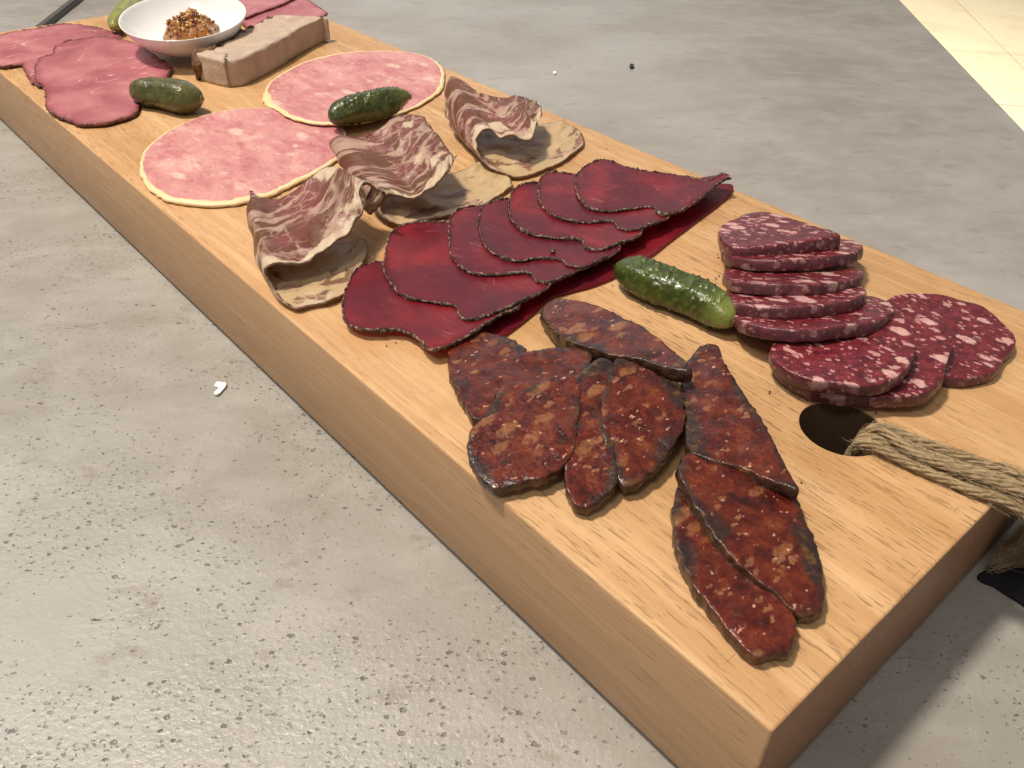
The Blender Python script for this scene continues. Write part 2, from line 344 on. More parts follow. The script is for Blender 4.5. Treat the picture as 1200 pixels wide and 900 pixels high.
def mat_ham():
    t = NT('cured_ham'); v = t.attr('co'); e = t.attr('edge', True)
    a = t.noise(v, 0.035, 3, 0.5, 0.4); f = t.noise(t.map(v, scale=(0.5, 1.5, 1), rot=(0, 0, .9)), 0.35, 4, .6)
    c = t.ramp(a, [(0.32, (0.31, 0.080, 0.100)), (0.5, (0.44, 0.140, 0.162)), (0.68, (0.54, 0.215, 0.228))])
    c = t.mix(t.rng(f, .4, .75, 0, .25), c, (0.36, 0.08, 0.10))
    vein = t.noise(t.map(v, scale=(1.3, .7, 1), rot=(0, 0, .8)), 0.032, 2, .4, 1.8)
    vf = t.math('MULTIPLY', t.rng(t.math('ABSOLUTE', t.math('SUBTRACT', vein, .5)), 0, .014, 1, 0), t.rng(t.noise(v, .06, 2), .46, .60))
    c = t.mix(t.math('MULTIPLY', vf, .85), c, (0.78, 0.44, 0.37))
    en = t.math('ADD', e, t.math('MULTIPLY', t.math('SUBTRACT', t.noise(v, 0.12, 2), .5), 5.0))
    c = t.mix(t.rng(en, 0, 5, .6, 0), c, (0.24, 0.040, 0.055))
    return t.fin(c, t.rng(f, .3, .7, .28, .46), t.bump(t.math('ADD', f, t.noise(v, .2, 3)), 0.0005, 0.6), spec=0.48, sss=0.15, scale=0.0015, transl=0.10)
def mat_hamrind():
    t = NT('smoked_rind'); o = t.obj(1000); a = t.noise(o, .5, 3, .6)
    c = t.ramp(a, [(0.35, (0.050, 0.014, 0.014)), (0.5, (0.15, 0.040, 0.034)), (.65, (0.32, 0.09, 0.08))])
    return t.fin(c, .5, t.bump(a, .0008, .8))
def mat_jambon():
    t = NT('cooked_ham'); v = t.attr('co'); e = t.attr('edge', True)
    dv = t.vadd(v, t.noise(v, 0.22, 4, 0.65, color=True), 7.0)
    st = t.map(dv, scale=(0.6, 1.2, 1), rot=(0, 0, 0.85))
    n1 = t.noise(st, 0.085, 5, .65, .3)
    c = t.ramp(n1, [(0.32, (0.43, 0.135, 0.145)), (0.45, (0.535, 0.215, 0.215)), (0.56, (0.60, 0.285, 0.27)), (0.68, (0.67, 0.39, 0.345))])
    c = t.mix(t.rng(t.noise(t.map(st, scale=(.6, 1.6, 1)), .5, 4, .7), .42, .70, 0, .38), c, (0.43, 0.145, 0.145))
    for sc, th, amt, cc in ((0.10, .52, .80, (0.71, 0.49, 0.40)), (0.26, .55, .75, (0.70, 0.47, 0.39)), (0.16, .62, .50, (0.36, 0.085, 0.095))):
        w_ = t.map(st, loc=(sc * 50, 3, 0)); d = t.voro(w_, sc); k = t.sep(t.voro(w_, sc, out='Color'), 0)
        c = t.mix(t.math('MULTIPLY', t.rng(t.math('SUBTRACT', t.rng(k, th, 1, 0, .45, False), d), -.02, .22), amt), c, cc)
    c = t.mix(t.rng(t.noise(v, 1.1, 3, .7), .5, .72, 0, .25), c, (0.66, 0.40, 0.35))
    ps = t.voro(v, .22); pk = t.sep(t.voro(v, .22, out='Color'), 2)
    pp = t.rng(t.math('SUBTRACT', t.rng(pk, .74, 1, 0, .15, False), ps), 0, .03)
    c = t.mix(t.math('MULTIPLY', pp, .8), c, (0.12, 0.05, 0.045))
    h = t.math('SUBTRACT', t.math('ADD', t.noise(dv, .4, 4, .7), t.math('MULTIPLY', n1, .6)), t.math('MULTIPLY', pp, 2.0))
    return t.fin(c, t.rng(t.noise(v, .5, 4, .65), .35, .65, .30, .52), t.bump(h, .0006, .7), spec=.5, sss=0.1, scale=.0012)
def mat_fat(name='ham_fat', c1=(0.70, 0.50, 0.25), c2=(0.80, 0.65, 0.40)):
    t = NT(name); o = t.obj(1000); a = t.noise(o, .25, 3)
    return t.fin(t.mix(a, c1, c2), .42, t.bump(t.noise(o, .8, 2), .0004, .5), sss=.25, scale=.0015)
def mat_coppa():
    t = NT('coppa'); v = t.attr('co'); e = t.attr('edge', True); fr = t.attr('front', True); fy = t.attr('fatty', True)
    dv = t.vadd(t.vadd(v, t.noise(v, 0.05, 2, 0.5, color=True), 13.0), t.noise(v, 0.35, 3, 0.6, color=True), 2.4)
    a = t.noise(dv, .055, 4, .6)
    meat = t.ramp(a, [(0.34, (0.150, 0.066, 0.024)), (0.47, (0.170, 0.062, 0.036)), (0.60, (0.235, 0.064, 0.060)), (.72, (0.29, 0.088, 0.084))])
    fib = t.noise(t.map(dv, scale=(.3, 1.6, 1)), .6, 4, .7); meat = t.mix(t.rng(fib, .4, .7, 0, .45), meat, (0.15, 0.055, 0.034))
    sv = t.map(dv, scale=(.36, 1.25, 1), rot=(0, 0, .35))
    s1 = t.voro(sv, .085, 'DISTANCE_TO_EDGE'); wd = t.rng(t.noise(v, .07, 3), .36, .68, .0, .14)
    seam = t.rng(t.math('SUBTRACT', wd, s1), -.05, .05)
    s2 = t.voro(t.map(dv, scale=(.5, 1.1, 1), rot=(0, 0, -.2)), .26, 'DISTANCE_TO_EDGE')
    cap = t.math('MULTIPLY', t.rng(s2, .0, .085, .75, 0), t.rng(t.noise(v, .06, 2), .42, .6))
    fat = t.math('MAXIMUM', t.math('MULTIPLY', seam, .9), cap)
    fat = t.math('MULTIPLY', fat, t.rng(t.noise(v, .5, 3, .6), .25, .55, .5, 1))
    blob = t.rng(t.noise(t.map(dv, scale=(.7, 1.2, 1)), .042, 3), .60, .64)
    fb = t.math('ADD', fr, t.math('MULTIPLY', t.math('SUBTRACT', t.noise(v, .06, 4, .6), .5), 20.0))
    white = t.math('MAXIMUM', blob, t.rng(fb, 2.6, 4.0, 1, 0))
    c = t.mix(fat, meat, (0.55, 0.37, 0.29))
    c = t.mix(white, c, t.mix(t.noise(v, .3, 3), (0.60, 0.45, 0.31), (0.74, 0.62, 0.46)))
    fatp = t.rng(t.noise(t.map(dv, scale=(.8, 1.1, 1)), .07, 4, .6), .40, .47, .15, 1)
    c = t.mix(t.math('MULTIPLY', fatp, fy), c, t.mix(t.noise(v, .12, 4, .6), (0.52, 0.33, 0.17), (0.74, 0.59, 0.35)))
    en = t.math('ADD', e, t.math('MULTIPLY', t.math('SUBTRACT', t.noise(v, .4, 3), .5), 2.6))
    c = t.mix(t.rng(en, .0, .9, .85, 0), c, (0.10, 0.042, 0.022))
    return t.fin(c, t.rng(t.noise(v, .5, 3), .35, .65, .30, .46), t.bump(t.math('ADD', t.math('MULTIPLY', fat, .6), t.noise(dv, .5, 4, .65)), .0004, .6), spec=.48, transl=.28, tcol=t.mix(.4, c, (0.80, 0.46, 0.22)))
def mat_pate():
    t = NT('pate'); v = t.obj(1000)
    a = t.noise(v, .12, 4, .6); f = t.noise(v, .9, 4, .7)
    c = t.ramp(a, [(.3, (0.40, 0.295, 0.22)), (.55, (0.49, 0.375, 0.285)), (.75, (0.56, 0.445, 0.35))])
    c = t.mix(t.rng(f, .5, .75, 0, .4), c, (0.27, 0.17, 0.10))
    return t.fin(c, .55, t.bump(t.math('ADD', f, t.noise(v, .25, 2)), .0007, .7), sss=.1, scale=.001)
def mat_crust():
    t = NT('pate_crust'); v = t.obj(1000); a = t.noise(v, .6, 4, .7)
    return t.fin(t.ramp(a, [(.3, (0.055, 0.024, 0.010)), (.55, (0.17, 0.075, 0.030)), (.75, (0.33, 0.18, 0.085))]), .5, t.bump(a, .0015, .9))
def mat_gherkin(name, dark, mid, light):
    t = NT(name); v = t.attr('co'); tt = t.sep(v, 0); bmp = t.attr('edge', True); o = t.obj(1000)
    a = t.noise(o, .22, 4, .6); f = t.noise(t.map(v, scale=(2, 30, 1)), 1.0, 3)
    c = t.ramp(a, [(.3, dark), (.6, mid), (.8, tuple(x * 1.35 for x in mid))])
    c = t.mix(t.math('MULTIPLY', t.rng(tt, .72, 1.0), .7), c, light)
    c = t.mix(t.math('MULTIPLY', bmp, .5), c, tuple(x * 1.5 for x in mid))
    c = t.mix(t.rng(t.noise(o, 1.4, 2), .58, .72, 0, .35), c, tuple(x * .45 for x in dark))
    return t.fin(c, .26, t.bump(t.noise(o, .9, 3, .6), .0005, .6), sss=.1, sssr=(.4, 1, .2), scale=.002, spec=.5, coat=.2, coatr=.08)
def mat_plain(name, c, rough=.5, spec=.5, coat=0.0, noise_amt=0.0, ns=.5):
    t = NT(name); o = t.obj(1000); k = t.noise(o, ns, 3)
    cc = t.mix(k, tuple(x * (1 - noise_amt) for x in c), tuple(min(1, x * (1 + noise_amt)) for x in c))
    return t.fin(cc, rough, t.bump(k, .0002, .3), spec=spec, coat=coat)
def mat_tile():
    t = NT('cream_marble'); v = t.obj(1.0); a = t.noise(v, 4.0, 5, .6, 1.2)
    c = t.ramp(a, [(.35, (0.70, 0.62, 0.46)), (.5, (0.75, 0.68, 0.52)), (.7, (0.78, 0.71, 0.56))])
    vn = t.rng(t.math('ABSOLUTE', t.math('SUBTRACT', t.noise(v, 2.5, 5, .6, 1.5), .5)), 0, .015, .2, 0)
    return t.fin(t.mix(vn, c, (0.50, 0.42, 0.28)), .3)
def mat_twine():
    t = NT('jute'); o = t.obj(1000); v = t.attr('co')
    a = t.noise(t.map(v, scale=(.35, 2.5, 1)), 1.0, 4, .7); b = t.noise(o, .35, 3)
    c = t.ramp(a, [(.3, (0.25, 0.160, 0.078)), (.5, (0.49, 0.355, 0.20)), (.7, (0.70, 0.57, 0.38))])
    c = t.mix(t.rng(b, .5, .7, 0, .35), c, (0.17, 0.105, 0.05))
    return t.fin(c, .75, t.bump(a, .0006, .9), spec=.25)

def mat_seed():
    t = NT('mustard_seed'); e = t.attr('edge', True)
    return t.fin(t.ramp(e, [(0, (0.040, 0.010, 0.006)), (.25, (0.13, 0.030, 0.011)), (.50, (0.25, 0.065, 0.018)), (.70, (0.34, 0.13, 0.03)), (.86, (0.50, 0.27, 0.06)), (1, (0.62, 0.42, 0.17))]), .25, coat=.3)
M = dict(table=mat_table(), wood=mat_wood(), beef=mat_beef(), pepper=mat_pepper(), chorizo=mat_chorizo(), salami=mat_salami(), ham=mat_ham(), hamrind=mat_hamrind(),
         jambon=mat_jambon(), fat=mat_fat(), coppa=mat_coppa(), pate=mat_pate(), crust=mat_crust(), tile=mat_tile(), twine=mat_twine(),
         g_main=mat_gherkin('gherkin_green', (0.018, 0.030, 0.005), (0.056, 0.078, 0.010), (0.26, 0.29, 0.07)),
         g_olive=mat_gherkin('gherkin_olive', (0.038, 0.040, 0.011), (0.088, 0.088, 0.021), (0.105, 0.105, 0.027)),
         g_dark=mat_gherkin('gherkin_dark', (0.018, 0.027, 0.005), (0.055, 0.070, 0.011), (0.20, 0.20, 0.035)),
         g_pale=mat_gherkin('gherkin_pale', (0.16, 0.17, 0.035), (0.28, 0.28, 0.07), (0.34, 0.33, 0.10)),
         scar=mat_plain('stem_scar', (0.30, 0.27, 0.10), .5, noise_amt=.3), white=mat_plain('white_glaze', (0.80, 0.80, 0.80), .12, .5, .5),
         rod=mat_plain('dark_metal', (0.028, 0.026, 0.026), .35), rod_top=mat_plain('dark_metal_face', (0.075, 0.072, 0.07), .4),
         flake=mat_plain('white_flake', (0.85, 0.85, 0.82), .5), black=mat_plain('black_crumb', (0.02, 0.018, 0.016), .6),
         seed=mat_seed(), paste=mat_plain('mustard_paste', (0.26, 0.095, 0.02), .3, .5, .3, .5, .6),
         grout=mat_plain('tile_grout', (0.20, 0.17, 0.12), .8, noise_amt=.2, ns=.05), bore=mat_plain('shaded_bore', (0.085, 0.050, 0.026), .6, .3, 0, .5, .8), under=mat_plain('dark_edge', (0.06, 0.055, 0.05), .6))

# ------------------------------------------------------------------ table and floor
E0, E1 = U(1055, 0, 0, 0.0), U(1200, 152, 0, 0.0)
ed = (E1 - E0) / np.linalg.norm(E1 - E0); inn = np.array([ed[1], -ed[0], 0]); 
if (np.array([-.3, 0, 0]) - E0) @ inn < 0: inn = -inn
def slab_poly(name, pts, z0, z1, mat, parent=None, bevel=.0015):
    bm = bmesh.new(); vs = [bm.verts.new((p[0], p[1], z0)) for p in pts]; f = bm.faces.new(vs)
    r = bmesh.ops.extrude_face_region(bm, geom=[f]); bmesh.ops.translate(bm, verts=[x for x in r['geom'] if isinstance(x, bmesh.types.BMVert)], vec=(0, 0, z1 - z0))
    bmesh.ops.recalc_face_normals(bm, faces=bm.faces)
    if bevel: bmesh.ops.bevel(bm, geom=list(bm.edges), offset=bevel, segments=2, affect='EDGES', profile=0.5)
    me = bpy.data.meshes.new(name); bm.to_mesh(me); bm.free(); me.materials.append(mat)
    o = bpy.data.objects.new(name, me); col.objects.link(o)
    if parent: o.parent = parent
    return o
tp = [E0 - ed * 1.6, E1 + ed * 1.6, E1 + ed * 1.6 + inn * 2.4, E0 - ed * 1.6 + inn * 2.4]
table = slab_poly('table_top', tp, -0.03, 0.0, M['table']); table['kind'] = 'structure'
FZ = -0.75
J0, J1 = U(1120, 0, 0, FZ), U(1200, 80, 0, FZ)
jd = (J1 - J0) / np.linalg.norm(J1 - J0); jn = np.array([-jd[1], jd[0], 0])
if (J0 - E0) @ jn < 0: jn = -jn
fc = J0
fp = [fc + jd * a + jn * b for a, b in ((-4, -3), (4, -3), (4, 4), (-4, 4))]
floor = slab_poly('floor', fp, FZ - .05, FZ - .004, M['grout'], bevel=0); floor['kind'] = 'structure'
for i in range(-3, 4):
    for j in range(-2, 4):
        a0, b0, g, s = i * .6 + .23, j * .6, .003, .6
        slab_poly('tile', [fc + jd * (a0 + x) + jn * (b0 + y) for x, y in ((g, g), (s - g, g), (s - g, s - g), (g, s - g))], FZ - .01, FZ, M['tile'], floor, .0008)

# ------------------------------------------------------------------ serving board with its hole
HOLE = U(987, 501, 0); HR = 0.0119
def board():
    bm = bmesh.new(); bmesh.ops.create_cube(bm, size=1)
    for v in bm.verts: v.co = Vector(((v.co.x - .5) * LEN, (v.co.y + .5) * WID, .0016 + (v.co.z + .5) * (TH - .0016)))
    top = [e for e in bm.edges if all(v.co.z > .01 for v in e.verts)]; ver = [e for e in bm.edges if abs(e.verts[0].co.z - e.verts[1].co.z) > .01]
    bot = [e for e in bm.edges if all(v.co.z < .01 for v in e.verts)]
    bmesh.ops.bevel(bm, geom=bot, offset=.0016, segments=2, affect='EDGES', profile=0.5)
    top = [e for e in bm.edges if all(v.co.z > .01 for v in e.verts)]; ver = [e for e in bm.edges if abs(e.verts[0].co.z - e.verts[1].co.z) > .01]
    bmesh.ops.bevel(bm, geom=top + ver, offset=.0009, segments=4, affect='EDGES', profile=0.5)
    me = bpy.data.meshes.new('serving_board'); bm.to_mesh(me); bm.free()
    o = bpy.data.objects.new('serving_board', me); col.objects.link(o)
    bm = bmesh.new(); bmesh.ops.create_cone(bm, cap_ends=True, segments=72, radius1=HR, radius2=HR, depth=.2); cm = bpy.data.meshes.new('cut'); bm.to_mesh(cm); bm.free()
    c = bpy.data.objects.new('cut', cm); col.objects.link(c); c.location = (HOLE[0], HOLE[1], .02)
    md = o.modifiers.new('hole', 'BOOLEAN'); md.object = c; md.solver = 'EXACT'; md.operation = 'DIFFERENCE'
    bpy.context.view_layer.update(); dg = bpy.context.evaluated_depsgraph_get(); me2 = bpy.data.meshes.new_from_object(o.evaluated_get(dg))
    o.modifiers.clear(); o.data = me2; me2.name = 'serving_board'; bpy.data.objects.remove(c)
    bm = bmesh.new(); bm.from_mesh(me2)
    rim = [e for e in bm.edges if all(abs(math.hypot(v.co.x - HOLE[0], v.co.y - HOLE[1]) - HR) < 1e-4 and v.co.z > TH - 1e-4 for v in e.verts)]
    if rim: bmesh.ops.bevel(bm, geom=rim, offset=.0006, segments=2, affect='EDGES', profile=0.5)
    bm.to_mesh(me2); bm.free()
    me2.materials.clear(); me2.materials.append(M['wood']); me2.materials.append(M['bore'])  # dark bore colour stands in for the shade inside the hole
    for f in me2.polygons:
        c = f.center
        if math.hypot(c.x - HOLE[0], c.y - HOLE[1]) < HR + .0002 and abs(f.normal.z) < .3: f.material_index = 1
        f.use_smooth = True
    me2.set_sharp_from_angle(angle=math.radians(31))
    for x, y in ((-.03, .03), (-.03, WID - .03), (-LEN + .03, .03), (-LEN + .03, WID - .03)):
        V = [(x + r * math.cos(a * math.pi / 10), y + r * math.sin(a * math.pi / 10), z) for r, z in ((.006, .0), (.0065, .0008), (.0065, .0018)) for a in range(20)]
        F = [(q * 20 + a, (q + 1) * 20 + a, (q + 1) * 20 + (a + 1) % 20, q * 20 + (a + 1) % 20) for q in range(2) for a in range(20)] + [tuple(range(20)), tuple(range(40, 60))]
        mesh_obj('foot', V, F, M['black'], o)
    tag(o, 'long thick pale wooden serving board with a round hole, carrying the cold meats', 'serving board'); return o
board()

# ------------------------------------------------------------------ slices
def P3(pts): return [U(*p) for p in pts]
def rinded(name, pts, thick, mat, rmat, rind, w, h, label, cat, group, n=150, rough=.0004, rrough=.5, wav=0.0, seed=0, wscale=60, rs=700, lift=0.0, bulge=0.0, drop=.5, zf=None, taper=None):
    P = closed_spline(P3(pts), n); c = P.mean(0); root = empty(name, (c[0], c[1], P[:, 2].min() - thick)); tag(root, label, cat, group)
    o, out, nrm = slab('meat', P, thick, mat, root, n=n, rough=rough, wav=wav, wscale=wscale, seed=seed, inset=w * .6, up=True, bulge=bulge, zf=zf)
    q = out.copy()
    if wav:
        for i in range(len(q)): q[i][2] += wav * (nz(q[i][0], q[i][1], seed * 2.7, wscale) + .4 * nz(q[i][0], q[i][1], seed * 1.7 + 9, wscale * 2.7))
    if zf: q = np.array([raise_to(p, zf) for p in q])
    q[:, 2] -= thick * drop; q[:, 2] += lift
    tube(rind, q, w, h, rmat, root, True, 8, rrough, rs, seed, taper=taper)
    return root

# --- cooked ham rounds
jg = 'cooked ham rounds with a fat rim'
rinded('cooked_ham_round', [p + (1.9,) for p in Z(1, [(490, 580), (498, 535), (540, 490), (600, 450), (680, 412), (760, 390), (850, 376), (960, 375), (1060, 385), (1150, 410), (1210, 450), (1220, 500), (1190, 550), (1120, 595), (1060, 628), (1000, 655), (950, 680), (860, 703), (780, 714), (690, 714), (600, 698), (540, 668), (500, 625)])],
       .0018, M['jambon'], M['fat'], 'fat_rim', .0021, .0010, 'pink cooked ham round lying flat, uncovered by any gherkin, partly under the folded coppa', 'ham slice', jg, seed=1, rough=.0004, rrough=.4, rs=250, taper=lambda t: .55 + .65 * math.exp(-((t - .80) / .17) ** 2) + .5 * math.exp(-(t / .05) ** 2) * 0)
rinded('cooked_ham_round', [p + (z,) for p, z in zip(Z(2, [(540, 200), (556, 165), (610, 130), (680, 95), (780, 70), (880, 58), (1000, 56), (1080, 65), (1140, 90), (1170, 130), (1160, 190), (1110, 230), (1050, 262), (960, 290), (860, 308), (760, 312), (680, 302), (620, 282), (580, 258), (548, 240)]), [1.9] * 13 + [3, 4, 4.2, 4.2, 4, 3.4, 2.4])],
       .0018, M['jambon'], M['fat'], 'fat_rim', .0021, .0010, 'pink cooked ham round beside the pate, with a gherkin lying on its edge', 'ham slice', jg, seed=2, rough=.0004, rrough=.4, rs=250, taper=lambda t: .6 + .3 * math.sin(t * 9) ** 2 + .8 * math.exp(-((t - .97) / .04) ** 2))

# --- smoked ham slices
hg = 'smoked cured ham slices'
rinded('smoked_ham_slice', [p + (z,) for p, z in zip(Z(9, [(0, 245), (100, 222), (250, 197), (340, 180), (430, 163), (560, 170), (660, 186), (740, 205), (830, 232), (850, 330), (760, 420), (600, 500), (420, 560), (300, 600), (230, 572), (195, 530), (172, 482), (140, 446), (60, 456), (0, 460), (-90, 440), (-150, 380), (-120, 290)]), [2.4] * 23)],
       .0014, M['ham'], M['hamrind'], 'rind', .0006, .0008, 'smoked ham slice overhanging the narrow end of the board, half under another slice', 'ham slice', hg, seed=3, rough=.0011, wav=.0006, rrough=1.1)
rinded('smoked_ham_slice', [p + (z,) for p, z in zip(Z(9, [(250, 450), (290, 402), (365, 378), (383, 332), (430, 302), (500, 277), (600, 266), (720, 257), (860, 277), (960, 310), (1100, 390), (1195, 460), (1185, 520), (1100, 600), (985, 690), (970, 760), (940, 800), (860, 832), (760, 858), (660, 870), (560, 868), (480, 838), (385, 802), (325, 745), (318, 680), (300, 605), (258, 560), (246, 500)]), [3.6] * 11 + [2.4] * 9 + [2.6, 2.6, 2.8, 3, 3.2, 3.4, 3.6, 3.6])],
       .0014, M['ham'], M['hamrind'], 'rind', .0006, .0008, 'large smoked ham slice tucked under the white bowl', 'ham slice', hg, seed=4, rough=.0011, wav=.0005, rrough=1.1)
rinded('smoked_ham_slice', [p + (2.2,) for p in Z(10, [(640, 60), (700, 110), (760, 160), (850, 130), (960, 110), (1060, 95), (1128, 66), (1090, 35), (1040, 0), (960, -60), (860, -60), (760, 0)])],
       .0014, M['ham'], M['hamrind'], 'rind', .0006, .0008, 'smoked ham slice whose pointed corner shows behind the pate', 'ham slice', hg, seed=5, rough=.0006)
rinded('smoked_ham_slice', [p + (3.8,) for p in Z(10, [(620, 20), (660, 70), (710, 88), (780, 62), (860, 35), (945, 0), (1000, -40), (960, -110), (840, -120), (700, -90), (640, -40)])],
       .0014, M['ham'], M['hamrind'], 'rind', .0005, .0008, 'smoked ham slice lying on the pointed one, right behind the white bowl', 'ham slice', hg, seed=6, rough=.0006)

# --- dried beef, shingled; pepper crust along the rim
bg_ = 'shingled dried beef slices'
shadow_sheets = [  # red sheets laid where the raised slices would drop a translucent shadow
 ('flat beef-red sheet standing in for shadow under the fan, its corner out past the ridge', [(1165, 112), (1170, 138), (1130, 175), (1080, 212), (1000, 272), (920, 332), (850, 350), (800, 320), (860, 270), (950, 205), (1080, 125)]),
 ('flat beef-red sheet standing in for shadow under the fan, showing between gherkin and sausage', [(835, 372), (780, 405), (700, 428), (640, 446), (590, 490), (530, 538), (480, 566), (400, 560), (440, 510), (580, 430), (760, 330)])]
for i, (lb, pts) in enumerate(shadow_sheets):
    o, out, nrm = slab('dried_beef_slice', P3([p + (1.3,) for p in Z(4, pts)]), .0011, M['beef'], None, seed=20 + i, rough=.0003, wav=.0001); tag(o, lb, 'beef slice', bg_)
beef = [  # front edge from left to the ridge, then the ridge, then the hidden back edge; kinds f / r / b
 ('lowest dried beef slice of the fan, next to the sausage',
  [(60, 372), (32, 440), (28, 495), (42, 522), (90, 540), (180, 541), (238, 558)], [(280, 596), (330, 590), (390, 562), (450, 522), (500, 492), (548, 468)], [(540, 400), (430, 370), (300, 350), (160, 340), (100, 347)]),
 ('second dried beef slice of the fan, counted from the sausage',
  [(160, 278), (150, 330), (150, 372), (180, 420), (222, 446), (300, 461), (358, 470)], [(372, 500), (402, 511), (470, 492), (545, 460), (640, 406)], [(620, 340), (520, 300), (420, 250), (330, 225), (230, 227), (182, 245)]),
 ('third dried beef slice of the fan, counted from the sausage',
  [(342, 218), (339, 270), (346, 322), (382, 361), (440, 379), (520, 376), (576, 376)], [(602, 401), (650, 396), (720, 366), (790, 331)], [(770, 270), (660, 220), (540, 180), (430, 175), (365, 190)]),
 ('fourth dried beef slice, in the middle of the fan',
  [(432, 190), (428, 240), (450, 302), (492, 326), (542, 339), (602, 331), (668, 336)], [(690, 351), (732, 356), (782, 336), (842, 301)], [(810, 230), (700, 190), (600, 155), (515, 155), (452, 170)]),
 ('fifth dried beef slice of the fan, counted from the sausage',
  [(520, 145), (515, 200), (540, 237), (590, 263), (650, 271), (724, 276)], [(742, 301), (782, 306), (842, 286), (905, 255)], [(870, 180), (780, 140), (690, 112), (605, 110), (555, 114)]),
 ('sixth dried beef slice of the fan, just under the topmost one',
  [(604, 110), (605, 160), (632, 197), (682, 217), (742, 226), (818, 223)], [(836, 241), (872, 249), (922, 236), (988, 205)], [(960, 140), (860, 100), (760, 82), (700, 84), (650, 78), (616, 86)]),
 ('topmost dried beef slice of the fan, its whole red face showing',
  [(716, 82), (710, 118), (726, 162), (762, 187), (822, 192), (882, 186), (938, 180)], [(950, 196), (982, 202), (1042, 181), (1085, 150), (1120, 120), (1160, 92), (1168, 97), (1150, 84)], [(1105, 104), (1075, 102), (1030, 90), (960, 80), (900, 72), (850, 60), (800, 42), (758, 50)])]
ridge = np.array([(280, 600), (400, 545), (548, 468), (640, 406), (790, 331), (905, 255), (988, 205), (1120, 120), (1165, 90)], float)
def ridge_up(zx, zy):
    d = 1e9
    for p, q in zip(ridge[:-1], ridge[1:]):
        t = np.clip(((zx - p[0]) * (q[0] - p[0]) + (zy - p[1]) * (q[1] - p[1])) / ((q - p) @ (q - p)), 0, 1); m = p + (q - p) * t; d = min(d, math.hypot(zx - m[0], zy - m[1]))
    return 4.6 * math.exp(-(d / 48) ** 2) * np.interp(zx, [280, 450, 1000, 1165], [.35, .8, 1.0, 1.7])
def beef_height(k):
    def f(px, py):
        zx, zy = (px - 390) * 2.5, (py - 170) * 2.5; s_ = .483 * zx - .875 * zy
        K = np.interp(s_, [-547, -400, -253, -66, 12, 85, 172, 263, 355, 450], [0, 1, 2, 3, 4, 5, 6, 7, 8, 9])
        return max(3.9 + 1.15 * (k - K), 1.25 if k < 7 else 1.6) + ridge_up(zx, zy)
    return f
for i, (lb, f, r, b) in enumerate(beef):
    rinded('dried_beef_slice', [p + (0.0,) for p in Z(4, f + r + b)], .0010, M['beef'], M['pepper'], 'pepper_crust', .00034, .00075, lb, 'beef slice', bg_, n=260, rough=.0004, rrough=1.1, wav=0.0, seed=30 + i, rs=900, drop=.35, zf=beef_height(i + 1), taper=lambda t, i=i: .55 + .75 * max(0, nz(t * 34, i * 3.1, 2.0) + .45))

# --- dried sausage, cut on the slant
cg = 'slanted dried sausage slices'
def sausage(lb, zk, pts, A, zA, B, zB, seed, thick=.0032, **kw):
    o, out, nrm = slab('dried_sausage_slice', P3(Z(zk, zl(pts, A, zA, B, zB))), thick, M['chorizo'], None, n=150, rough=.0008, rscale=420, wav=.0005, wscale=110, rnd=.16, seed=seed, **kw)
    tag(o, lb, 'sausage slice', cg)
sausage('dried sausage slice lying flat, half under the lowest beef slice', 5, [(62, 232), (66, 190), (100, 160), (170, 148), (240, 163), (285, 188), (300, 230), (290, 300), (240, 360), (190, 400), (140, 402), (118, 370), (94, 330), (70, 275)], (150, 150), 4.2, (150, 400), 4.2, 1)
sausage('mostly covered dried sausage slice between the flat end slice and the broad rounded one', 5, [(230, 258), (262, 220), (310, 204), (380, 190), (440, 188), (482, 206), (480, 250), (440, 330), (360, 400), (260, 430), (180, 425), (165, 395), (196, 350), (213, 300)], (200, 380), 5.6, (440, 200), 7.0, 2)
sausage('broad rounded dried sausage slice with dark end, at the long edge of the board', 5, [(118, 480), (130, 432), (170, 396), (232, 368), (264, 330), (330, 288), (400, 268), (440, 285), (450, 340), (445, 420), (430, 500), (395, 546), (340, 575), (270, 591), (200, 606), (152, 572), (124, 525)], (180, 580), 4.6, (400, 280), 9.4, 3)
sausage('narrow dried sausage slice between two broader ones, its tip poking out furthest', 5, [(482, 235), (520, 223), (550, 240), (552, 300), (545, 360), (545, 430), (550, 500), (562, 565), (546, 612), (500, 646), (465, 663), (425, 640), (405, 592), (404, 540), (400, 450), (406, 362), (432, 290)], (470, 650), 4.6, (520, 230), 10.4, 4)
sausage('red faced dried sausage slice with black tip, tucked under the long top slice', 5, [(545, 240), (570, 222), (612, 234), (680, 268), (740, 308), (757, 370), (754, 422), (720, 490), (680, 540), (622, 590), (590, 606), (564, 590), (540, 530), (516, 450), (510, 380), (520, 310)], (600, 600), 4.8, (600, 230), 11.6, 5)
sausage('long dried sausage slice lying across the tops of the others, next to the gherkin', 5, [(332, 86), (346, 60), (390, 49), (450, 54), (520, 77), (600, 114), (680, 164), (740, 214), (778, 252), (760, 263), (700, 252), (620, 228), (540, 213), (470, 190), (410, 172), (370, 142), (340, 112)], (350, 80), 6.0, (760, 250), 14.5, 6, thick=.0045)
sausage('ragged pointed dried sausage slice bridging the pile and the pair near the corner', 5, [(745, 300), (755, 250), (775, 214), (798, 190), (828, 179), (856, 190), (870, 230), (900, 280), (940, 340), (980, 400), (1020, 470), (1050, 532), (1090, 606), (1060, 601), (1000, 580), (930, 546), (860, 526), (800, 511), (764, 485), (757, 430), (750, 370)], (820, 190), 6.0, (900, 540), 9.0, 7, thick=.0034)
